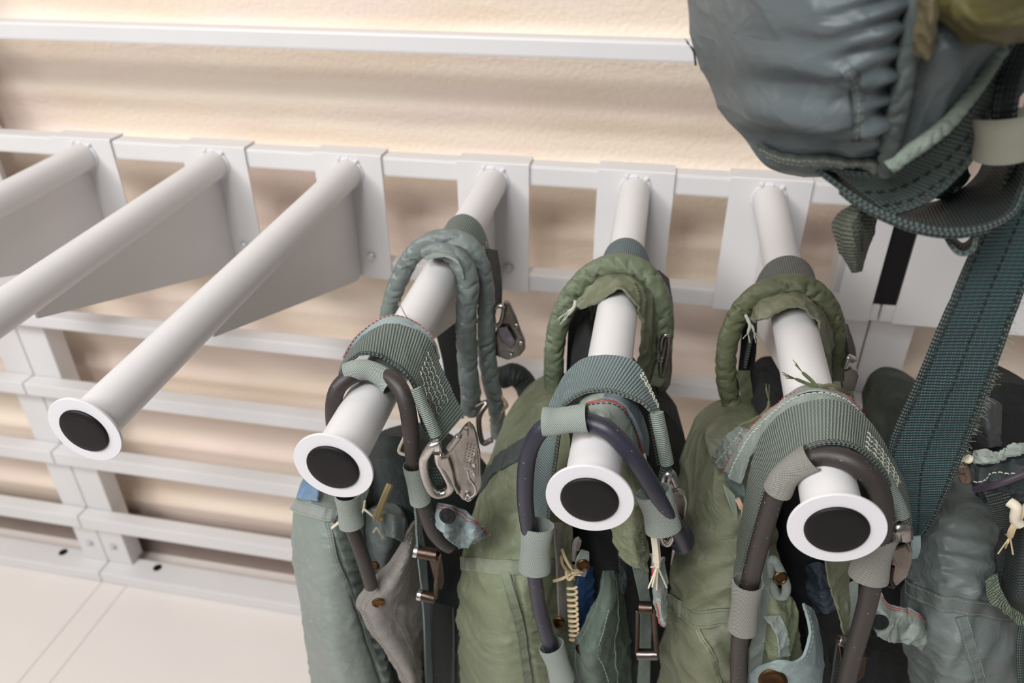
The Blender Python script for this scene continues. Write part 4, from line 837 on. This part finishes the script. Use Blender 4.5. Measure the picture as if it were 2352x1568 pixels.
    mb, G, N = sheet([[(1722, 1546, -.64), (1745, 1530, -.645), (1783, 1519, -.655), (1832, 1516, -.645), (1852, 1490, -.63), (1858, 1440, -.61), (1845, 1385, -.59)], [(1735, 1640, -.64), (1760, 1640, -.65), (1790, 1640, -.655), (1850, 1640, -.645), (1880, 1600, -.63), (1890, 1500, -.60), (1868, 1400, -.58)]], n=70, k=14, th=.003, wr=.002, wf=30)
    pf = mb.build('pocket_flap', BLUEPALE, t); stitches(G, N, (.08,), pf, TH_G, off=.002)
    snap(P(1775, 1564, -.658), (0, -1, .3), .0155, pf, BRASS)
    o, G, N = web('grey_strap', [[(1745, 1240, -.615), (1748, 1330, -.62), (1740, 1420, -.63), (1722, 1500, -.63), (1716, 1600, -.63)], [(1762, 1230, -.61), (1765, 1330, -.61), (1762, 1420, -.62), (1752, 1500, -.62), (1748, 1600, -.62)]], PALE, t, n=50, wr=.002)
    b = ring([(1768, 1300, -.61), (1776, 1285, -.61), (1792, 1310, -.61), (1806, 1345, -.61), (1800, 1368, -.61), (1780, 1360, -.61)], .005, t, PALE, 'webbing_loop')
    snap(P(1792, 1326, -.615), (.3, -1, .3), .008, t, BRASS)
    web('folded_cloth', [[(1757, 1415, -.64), (1780, 1450, -.645), (1790, 1510, -.645)], [(1790, 1412, -.63), (1806, 1450, -.635), (1815, 1505, -.635)]], PALE, t, n=30, wr=.003, wf=60)
    # dark halves; the pad is stretched right to fill the gap with shade
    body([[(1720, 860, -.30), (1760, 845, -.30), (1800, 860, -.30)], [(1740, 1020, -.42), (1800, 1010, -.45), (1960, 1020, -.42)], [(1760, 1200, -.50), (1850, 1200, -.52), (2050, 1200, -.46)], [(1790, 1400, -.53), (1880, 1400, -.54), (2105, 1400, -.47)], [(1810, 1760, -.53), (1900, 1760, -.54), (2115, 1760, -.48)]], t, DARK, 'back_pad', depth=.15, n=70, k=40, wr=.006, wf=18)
    b, G, N = body([[(1850, 1440, -.57), (1870, 1420, -.575), (1890, 1450, -.57)], [(1855, 1510, -.575), (1885, 1510, -.60), (1905, 1520, -.57)], [(1858, 1700, -.57), (1895, 1700, -.60), (1915, 1700, -.57)]], t, DARKTEAL, 'right_half', depth=.06, n=40, k=30, wr=.003)
    o, G, N = web('lower_strap', [[(1925, 1460, -.62), (1915, 1520, -.62), (1905, 1620, -.62)], [(1948, 1460, -.60), (1942, 1520, -.60), (1935, 1620, -.60)]], WEB_K, t, n=30)
    y = -.63
    ad = bar((1928, 1465, y), (1940, 1560, y), .003, t, BRONZE, 'adjuster'); plate([(1978, 1500, y), (1990, 1500, y), (1984, 1545, y), (1966, 1560, y), (1970, 1530, y)], ad, BRONZE, 'frame_plate', .008, .001); bar((1925, 1468, y), (1945, 1475, y), .006, ad, STAIN, 'bar_end')
    body([[(1846, 1300, -.54), (1880, 1290, -.55), (1915, 1310, -.54)], [(1852, 1360, -.55), (1885, 1350, -.565), (1920, 1365, -.55)], [(1868, 1405, -.55), (1895, 1410, -.56), (1922, 1400, -.55)]], t, mat('navy_cloth', (64, 73, 87), .6, kind='twill'), 'navy_bundle', depth=.04, n=40, k=30, wr=.006, wf=50)
    return t
pack_six()

# ================================================================ pack at the right edge (dark slate)
def pack_seven():
    t = empty('parachute_pack', (PEG[7][0], -.45, 0), 'dark slate grey pack at the right edge beneath the long teal strap', 'pack', PK)
    def gath(u, v, p):
        x, y = pix(p); g = 0
        if y < 1340: g += .0022 * math.sin((y - (x - 2200) * .15) / 7 + 2.5 * noise.noise(p * 11))
        else: g += .0018 * math.sin((x + y * .4) / 11 + 2 * noise.noise(p * 15))
        return g
    b, G, N = body([[(2180, 1090, -.40), (2230, 1070, -.40), (2290, 1080, -.40), (2350, 1090, -.38)],
                    [(2140, 1165, -.46), (2200, 1150, -.48), (2270, 1155, -.49), (2350, 1165, -.46)],
                    [(2108, 1235, -.51), (2175, 1225, -.545), (2260, 1235, -.55), (2350, 1240, -.51)],
                    [(2088, 1305, -.54), (2160, 1300, -.585), (2250, 1305, -.59), (2360, 1310, -.54)],
                    [(2078, 1385, -.56), (2150, 1380, -.605), (2245, 1385, -.605), (2370, 1395, -.55)],
                    [(2068, 1470, -.565), (2150, 1470, -.622), (2250, 1475, -.62), (2380, 1480, -.56)],
                    [(2095, 1570, -.56), (2165, 1575, -.622), (2260, 1575, -.62), (2390, 1575, -.56)],
                    [(2110, 1770, -.55), (2170, 1775, -.60), (2260, 1775, -.60), (2390, 1770, -.54)]], t, SAT_SLATE, 'container', depth=.09, n=170, k=110, wr=.0038, wf=12, seed=31, aniso=(.8, 1, 2.4), gather=gath)
    tape(G, N, [(2082, 1345), (2140, 1374), (2180, 1386), (2240, 1398), (2330, 1412)], b, mat('slate_binding', (99, 105, 102), .6, kind='twill'), 'binding_tape', .017, mst=TH_G, st=(.15, .85))
    tape(G, N, [(2205, 1418), (2226, 1490), (2246, 1568), (2260, 1660)], b, SAT_SLATE, 'seam', .012, .002, mst=TH_G, st=(.1, .9))
    # stuff above it
    b, G, N = body([[(2000, 870, -.18), (2040, 862, -.2), (2110, 880, -.2)], [(1985, 960, -.24), (2040, 950, -.28), (2120, 960, -.26)], [(1985, 1060, -.30), (2040, 1060, -.34), (2130, 1060, -.30)], [(2000, 1180, -.36), (2050, 1180, -.40), (2150, 1180, -.36)]], t, mat('dark_green_shell', (66, 76, 69), .5, kind='twill'), 'rear_shell', depth=.1, n=50, k=40, wr=.005)
    body([[(2250, 900, -.36), (2300, 880, -.38), (2380, 900, -.36)], [(2235, 1000, -.42), (2300, 990, -.44), (2390, 1000, -.42)], [(2240, 1100, -.46), (2310, 1100, -.48), (2400, 1100, -.46)], [(2260, 1260, -.5), (2320, 1270, -.52), (2400, 1260, -.50)]], t, DARK, 'back_pad', depth=.14, n=50, k=40, wr=.006)
    body([[(2240, 930, -.45), (2270, 920, -.46), (2305, 930, -.45)], [(2238, 985, -.46), (2268, 980, -.48), (2306, 985, -.46)], [(2252, 1026, -.46), (2275, 1028, -.475), (2302, 1026, -.46)]], t, mat('charcoal_cloth', (68, 72, 73), .5, kind='twill'), 'folded_sleeve', depth=.04, n=40, k=30, wr=.004)
    mb, G, N = sheet([[(2228, 1050, -.56), (2255, 1032, -.565), (2290, 1038, -.565), (2325, 1022, -.57), (2375, 1015, -.57)], [(2234, 1062, -.57), (2260, 1064, -.58), (2295, 1062, -.58), (2330, 1046, -.585), (2375, 1036, -.585)]], n=60, k=10, th=.003, wr=.004, wf=95); b = mb.build('scalloped_tape', PALE, t); stitches(G, N, (.5,), b, TH_G, off=.002)
    mb, G, N = sheet([[(2232, 1066, -.565), (2262, 1076, -.575), (2300, 1070, -.58), (2375, 1045, -.585)], [(2250, 1130, -.58), (2285, 1110, -.60), (2320, 1105, -.60), (2380, 1085, -.60)], [(2262, 1150, -.57), (2295, 1145, -.59), (2335, 1150, -.595), (2385, 1150, -.59)]], n=60, k=20, th=.004, wr=.004, wf=40); b = mb.build('upper_flap', DARKTEAL, t); stitches(G, N, (.3,), b, TH_W, off=.0026, r=.0006)
    hose([(2240, 1124, -.59), (2290, 1112, -.61), (2360, 1085, -.615)], t, mat('plum_piping', (58, 48, 58), .5), .0032, name='piping')
    for i in range(12): thread([(2258 + i * 5, 1118 - i * 1.2, -.60), (2276 + i * 4, 1160, -.605), (2292 + i * 2.8, 1204 + i * 2, -.60)], t, WEB_K, 'frayed_cord', .0016, fray=False)
    ring([(2318, 1152, -.615), (2334, 1165, -.62), (2332, 1190, -.62), (2342, 1204, -.62)], .0048, t, CREAMC, 'knotted_tape', closed=False); ring([(2330, 1200, -.618), (2344, 1178, -.618), (2360, 1165, -.618)], .0045, t, TAN, 'knotted_tape', closed=False)
    thread([(2340, 1190, -.62), (2325, 1215, -.62), (2320, 1232, -.615)], t, TAN, 'cord_end', .0032)
    bar((2221, 1052, -.57), (2229, 1056, -.57), .0045, t, CREAMC, 'toggle')
    ring([(2208, 1070, -.56), (2220, 1080, -.56), (2226, 1098, -.56), (2214, 1102, -.56)], .004, t, mat('brown_cord', (96, 78, 66), .7), 'brown_loop')
    b, G, N = body([[(2330, 1200, -.56), (2360, 1190, -.58), (2400, 1190, -.57)], [(2300, 1290, -.59), (2350, 1290, -.615), (2410, 1290, -.60)], [(2295, 1370, -.60), (2350, 1370, -.625), (2415, 1370, -.60)], [(2325, 1410, -.59), (2360, 1415, -.60), (2415, 1410, -.59)]], t, WEB_K, 'webbing_pad', depth=.05, n=60, k=40, wr=.001)
    stitches(G, N, (.08,), b, TH_K, off=.002, r=.0008)
    web('crumpled_loop', [[(2262, 1330, -.61), (2270, 1372, -.615), (2300, 1400, -.62), (2352, 1440, -.62)], [(2290, 1312, -.61), (2300, 1350, -.615), (2325, 1395, -.62), (2362, 1420, -.62)]], mat('faded_green_webbing', (106, 116, 98), .7, kind='web'), t, n=50, wr=.005, wf=60)
    web('side_strap', [[(2346, 1420, -.60), (2338, 1500, -.60), (2345, 1600, -.60)], [(2400, 1420, -.60), (2395, 1500, -.60), (2400, 1600, -.60)]], WEB_K, t, EDGE_T, n=30)
    web('pale_tag', [[(2093, 1232, -.585), (2094, 1262, -.59), (2092, 1282, -.59)], [(2113, 1230, -.58), (2112, 1262, -.585), (2106, 1280, -.585)]], BLUEPALE, t, n=20)
    return t
pack_seven()

# ================================================================ pack hanging from the tier above
def upper():
    t = empty('hanging_pack', tuple(P(1900, -300, -.6)), 'large steel grey satin pack bulging down from the upper right corner with dangling webbing', 'pack')
    def gath(u, v, p):
        x, y = pix(p); w_ = min(1, max(0, (x - 1850) / 190)); n_ = 1.6 * noise.noise(p * 8)
        g = .0030 * w_ ** 1.2 * (.5 + abs(noise.noise(p * 21)) * 1.6) * math.sin((y + (x - 2050) * .35) / 8.5 + n_ * 3) * min(1, max(0, (y + 60) / 80))
        g += .0062 * math.sin((y - (x - 1850) * .16) / 19 + n_) * math.exp(-((x - 1860) / 150) ** 2) * min(1, max(0, (y - 60) / 160))
        g -= .004 * math.exp(-((x - 1966) / 7) ** 2) * (170 < y < 330)
        return g
    b, G, N = body([[(1560, -420, -.62), (1720, -420, -.70), (1900, -420, -.73), (2080, -420, -.70), (2150, -420, -.62)],
                    [(1565, -200, -.62), (1720, -200, -.71), (1900, -200, -.74), (2060, -200, -.72), (2130, -200, -.66)],
                    [(1578, -20, -.62), (1720, -20, -.71), (1890, -20, -.745), (2040, -20, -.735), (2098, -20, -.70)],
                    [(1592, 110, -.625), (1720, 120, -.70), (1880, 125, -.74), (2030, 115, -.735), (2082, 105, -.705)],
                    [(1646, 232, -.63), (1740, 250, -.69), (1880, 255, -.725), (2010, 235, -.725), (2066, 225, -.70)],
                    [(1693, 305, -.635), (1780, 335, -.675), (1890, 330, -.70), (2000, 315, -.71), (2052, 310, -.69)],
                    [(1764, 368, -.64), (1840, 376, -.66), (1910, 372, -.675), (1990, 372, -.685), (2040, 378, -.675)],
                    [(1850, 384, -.63), (1885, 386, -.64), (1930, 386, -.65), (1990, 390, -.655), (2030, 400, -.655)]], t, SAT_UP, 'container', depth=.16, n=200, k=150, wr=.0035, wf=8, seed=40, aniso=(.7, 1, 2), gather=gath)
    tape(G, N, [(1936, 146), (1958, 175), (1966, 215), (1970, 260), (1966, 320)], b, SAT_UP, 'seam', .006, .0022, mst=TH_G, st=(.5,))
    tape(G, N, [(1755, 345), (1820, 364), (1900, 368), (1980, 372), (2030, 385)], b, mat('worn_binding', (121, 128, 123), .6, kind='twill'), 'binding_tape', .017, mst=TH_G, st=(.2, .8))
    sleeve([(2112, -300, -.69), (2108, -100, -.70), (2100, 10, -.715), (2086, 120, -.72), (2068, 230, -.715), (2045, 330, -.70), (2036, 392, -.685)], t, mat('seam_piping', (78, 87, 85), .6, kind='twill'), r0=.0065, name='seam_piping', amp=.3, per=.012, n=140)
    sleeve([(2128, -300, -.69), (2122, -100, -.70), (2112, 10, -.712), (2098, 120, -.717), (2080, 230, -.712), (2056, 330, -.70)], t, DARKTEAL, r0=.004, name='seam_piping', amp=.3, per=.012, n=140)
    def g2(u, v, p): return .003 * math.sin(v * 16 + u * 3)
    body([[(2110, -300, -.66), (2250, -300, -.68), (2420, -300, -.60)], [(2102, 0, -.69), (2240, 10, -.70), (2420, 20, -.62)], [(2090, 100, -.70), (2220, 120, -.705), (2370, 110, -.62)], [(2070, 220, -.70), (2170, 235, -.70), (2270, 220, -.64)], [(2048, 330, -.69), (2100, 330, -.685), (2165, 310, -.65)], [(2030, 400, -.66), (2050, 395, -.66), (2085, 372, -.65)]], t, SAT_UP, 'side_panel', depth=.1, n=90, k=60, wr=.004, wf=14, seed=41, gather=g2)
    sleeve([(2042, 385, -.70), (2088, 350, -.70), (2130, 322, -.70), (2180, 280, -.69), (2235, 210, -.675), (2300, 110, -.66)], t, mat('frayed_pale_edge', (131, 142, 131), .8, kind='twill'), r0=.0052, name='frayed_edge', amp=.4, per=.007, n=150)
    body([[(2130, -300, -.72), (2250, -300, -.74), (2420, -300, -.70)], [(2118, -20, -.735), (2230, -20, -.76), (2420, -10, -.72)], [(2170, 50, -.735), (2260, 60, -.765), (2420, 60, -.73)], [(2215, 98, -.72), (2290, 105, -.735), (2420, 92, -.715)]], t, MUST, 'mustard_cover', depth=.04, n=80, k=60, wr=.008, wf=14, seed=43, aniso=(1, 1, 1.6))
    web('worn_tape', [[(2115, -60, -.742), (2108, 60, -.738), (2100, 122, -.73)], [(2160, -60, -.75), (2150, 60, -.748), (2142, 128, -.738)]], BROWNCL, t, n=50, k=12, wr=.003, wf=70, th=.004)
    # straps
    o, G, N = web('long_webbing', [[(2420, -160, -.60), (2400, 60, -.61), (2360, 240, -.62), (2318, 400, -.625), (2270, 500, -.625), (2235, 580, -.62), (2172, 722, -.615), (2106, 880, -.60), (2050, 1010, -.585), (2040, 1090, -.575), (2070, 1180, -.565), (2094, 1236, -.56)], [(2580, -100, -.58), (2560, 140, -.59), (2510, 310, -.60), (2440, 440, -.605), (2385, 560, -.605), (2348, 660, -.605), (2300, 790, -.60), (2250, 930, -.59), (2205, 1050, -.575), (2168, 1140, -.568), (2135, 1205, -.562), (2113, 1233, -.56)]], WEB_D, t, EDGE_T, n=170, k=14, wr=.0012, wf=14)
    stitches(G, N, (.06, .5, .94), o, TH_K, off=.0016, ln=.004, gap=.004, r=.0008)
    random.seed(3)
    mb = MB()
    for i in range(30, 140):
        for _ in range(3):
            j = len(G[0]) - 1; a = G[i][j] + (G[i][j] - G[i][j - 1]).normalized() * .0015; d = (G[i][j] - G[i][0]).normalized() + V(*[random.uniform(-.8, .8) for _ in range(3)]); L = random.uniform(.0015, .006)
            mb.tube([a, a + d * L * .5, a + d * L + V(0, 0, -L * .2)], .00012, seg=3, caps=False)
    mb.build('frayed_fuzz', TH_G, o, kind='stuff')
    o, G, N = web('face_webbing', [[(2310, 90, -.655), (2250, 215, -.665), (2180, 300, -.672), (2110, 355, -.675), (2000, 398, -.675), (1905, 385, -.67)], [(2400, 150, -.63), (2300, 262, -.645), (2240, 345, -.655), (2200, 400, -.66), (2125, 462, -.67), (2042, 492, -.675)]], mat('olive_grey_webbing', (85, 97, 92), .6, kind='web', var=.2), t, EDGE_T, n=110, k=12, wr=.001)
    stitches(G, N, (.5, .82), o, TH_K, off=.0016, ln=.004, gap=.004, r=.0008)
    o, G, N = web('loop_webbing', [[(1872, 384, -.665), (1925, 425, -.675), (1975, 462, -.68), (2040, 495, -.685), (2110, 520, -.685), (2190, 530, -.68), (2275, 516, -.67), (2330, 480, -.655), (2355, 420, -.645), (2372, 340, -.64)], [(1900, 378, -.63), (1945, 408, -.635), (1995, 445, -.64), (2060, 478, -.64), (2130, 470, -.625), (2200, 440, -.605), (2245, 400, -.59), (2266, 350, -.58), (2280, 310, -.575), (2290, 270, -.57)]], WEB_K, t, EDGE_T, er=.0022, n=130, k=14, wr=.001, which=(0,))
    for dy, dd in ((8, .004), (14, .006)):
        e = MB(); e.tube(cr(PX([(1930, 425 + dy, -.68 + dd), (1975, 460 + dy, -.685 + dd), (2040, 493 + dy, -.69 + dd), (2110, 518 + dy, -.69 + dd), (2190, 528 + dy, -.685 + dd), (2270, 515 + dy, -.675 + dd)]), 80), .0021, seg=8); e.build('selvage', EDGE_T, o)
    web('short_loop', [[(2165, 525, -.665), (2185, 560, -.67), (2205, 580, -.675), (2230, 575, -.675), (2240, 545, -.67), (2240, 520, -.665)], [(2175, 520, -.62), (2195, 550, -.625), (2212, 560, -.63), (2228, 550, -.63), (2232, 530, -.63), (2232, 515, -.62)]], WEB_K, t, EDGE_T, n=50, which=(0,))
    web('folded_webbing', [[(2205, 330, -.63), (2195, 370, -.63), (2175, 420, -.63), (2150, 455, -.63)], [(2225, 400, -.60), (2212, 420, -.60), (2195, 440, -.60), (2180, 460, -.60)]], WEB_D, t, EDGE_T, n=30)
    mb, G, N = sheet([[(1962, 470, -.66), (1916, 505, -.66), (1920, 545, -.665), (1940, 590, -.665), (1962, 624, -.66)], [(1985, 470, -.67), (1962, 505, -.675), (1962, 545, -.68), (1965, 585, -.675), (1968, 624, -.665)], [(2012, 478, -.65), (2008, 505, -.65), (1998, 545, -.65), (1984, 580, -.65), (1974, 622, -.655)]], n=50, k=18, th=.003, wr=.0015, wf=50)
    o = mb.build('webbing_tab', mat('worn_olive_webbing', (87, 92, 79), .7, kind='web', var=.25), t); stitches(G, N, (.5,), o, TH_K, off=.002, r=.0008, i0=4, i1=30)
    k_ = keeper([(2310, 262, -.665), (2308, 305, -.665), (2305, 352, -.66)], .0185, .012, t, CREAM, name='elastic_keeper')
    for i in range(3): 
        e = MB(); e.tube(cr(PX([(2390 - i * 12, 60, -.64), (2345 - i * 10, 150, -.655), (2322 - i * 10, 220, -.665), (2312 - i * 8, 300, -.665)]), 60), .0052, seg=12); e.build('braided_cord', mat('black_braid', (45, 54, 52), .6, kind='braid'), t)
    web('shoulder_webbing', [[V(.24 + a, yy, .645 + b + TILT * yy) for a, b in [(-.045, -.26), (-.042, -.10), (-.034, -.02), (-.02, .018), (0, .0285), (.02, .018), (.034, -.02), (.042, -.10), (.045, -.26)]] for yy in (-.60, -.665)], WEB_D, t, EDGE_T, n=60)
    thread([(1598, 150, -.63), (1594, 120, -.63), (1586, 106, -.63)], t, DARKTEAL, 'loose_thread', .0008)
    return t
upper()
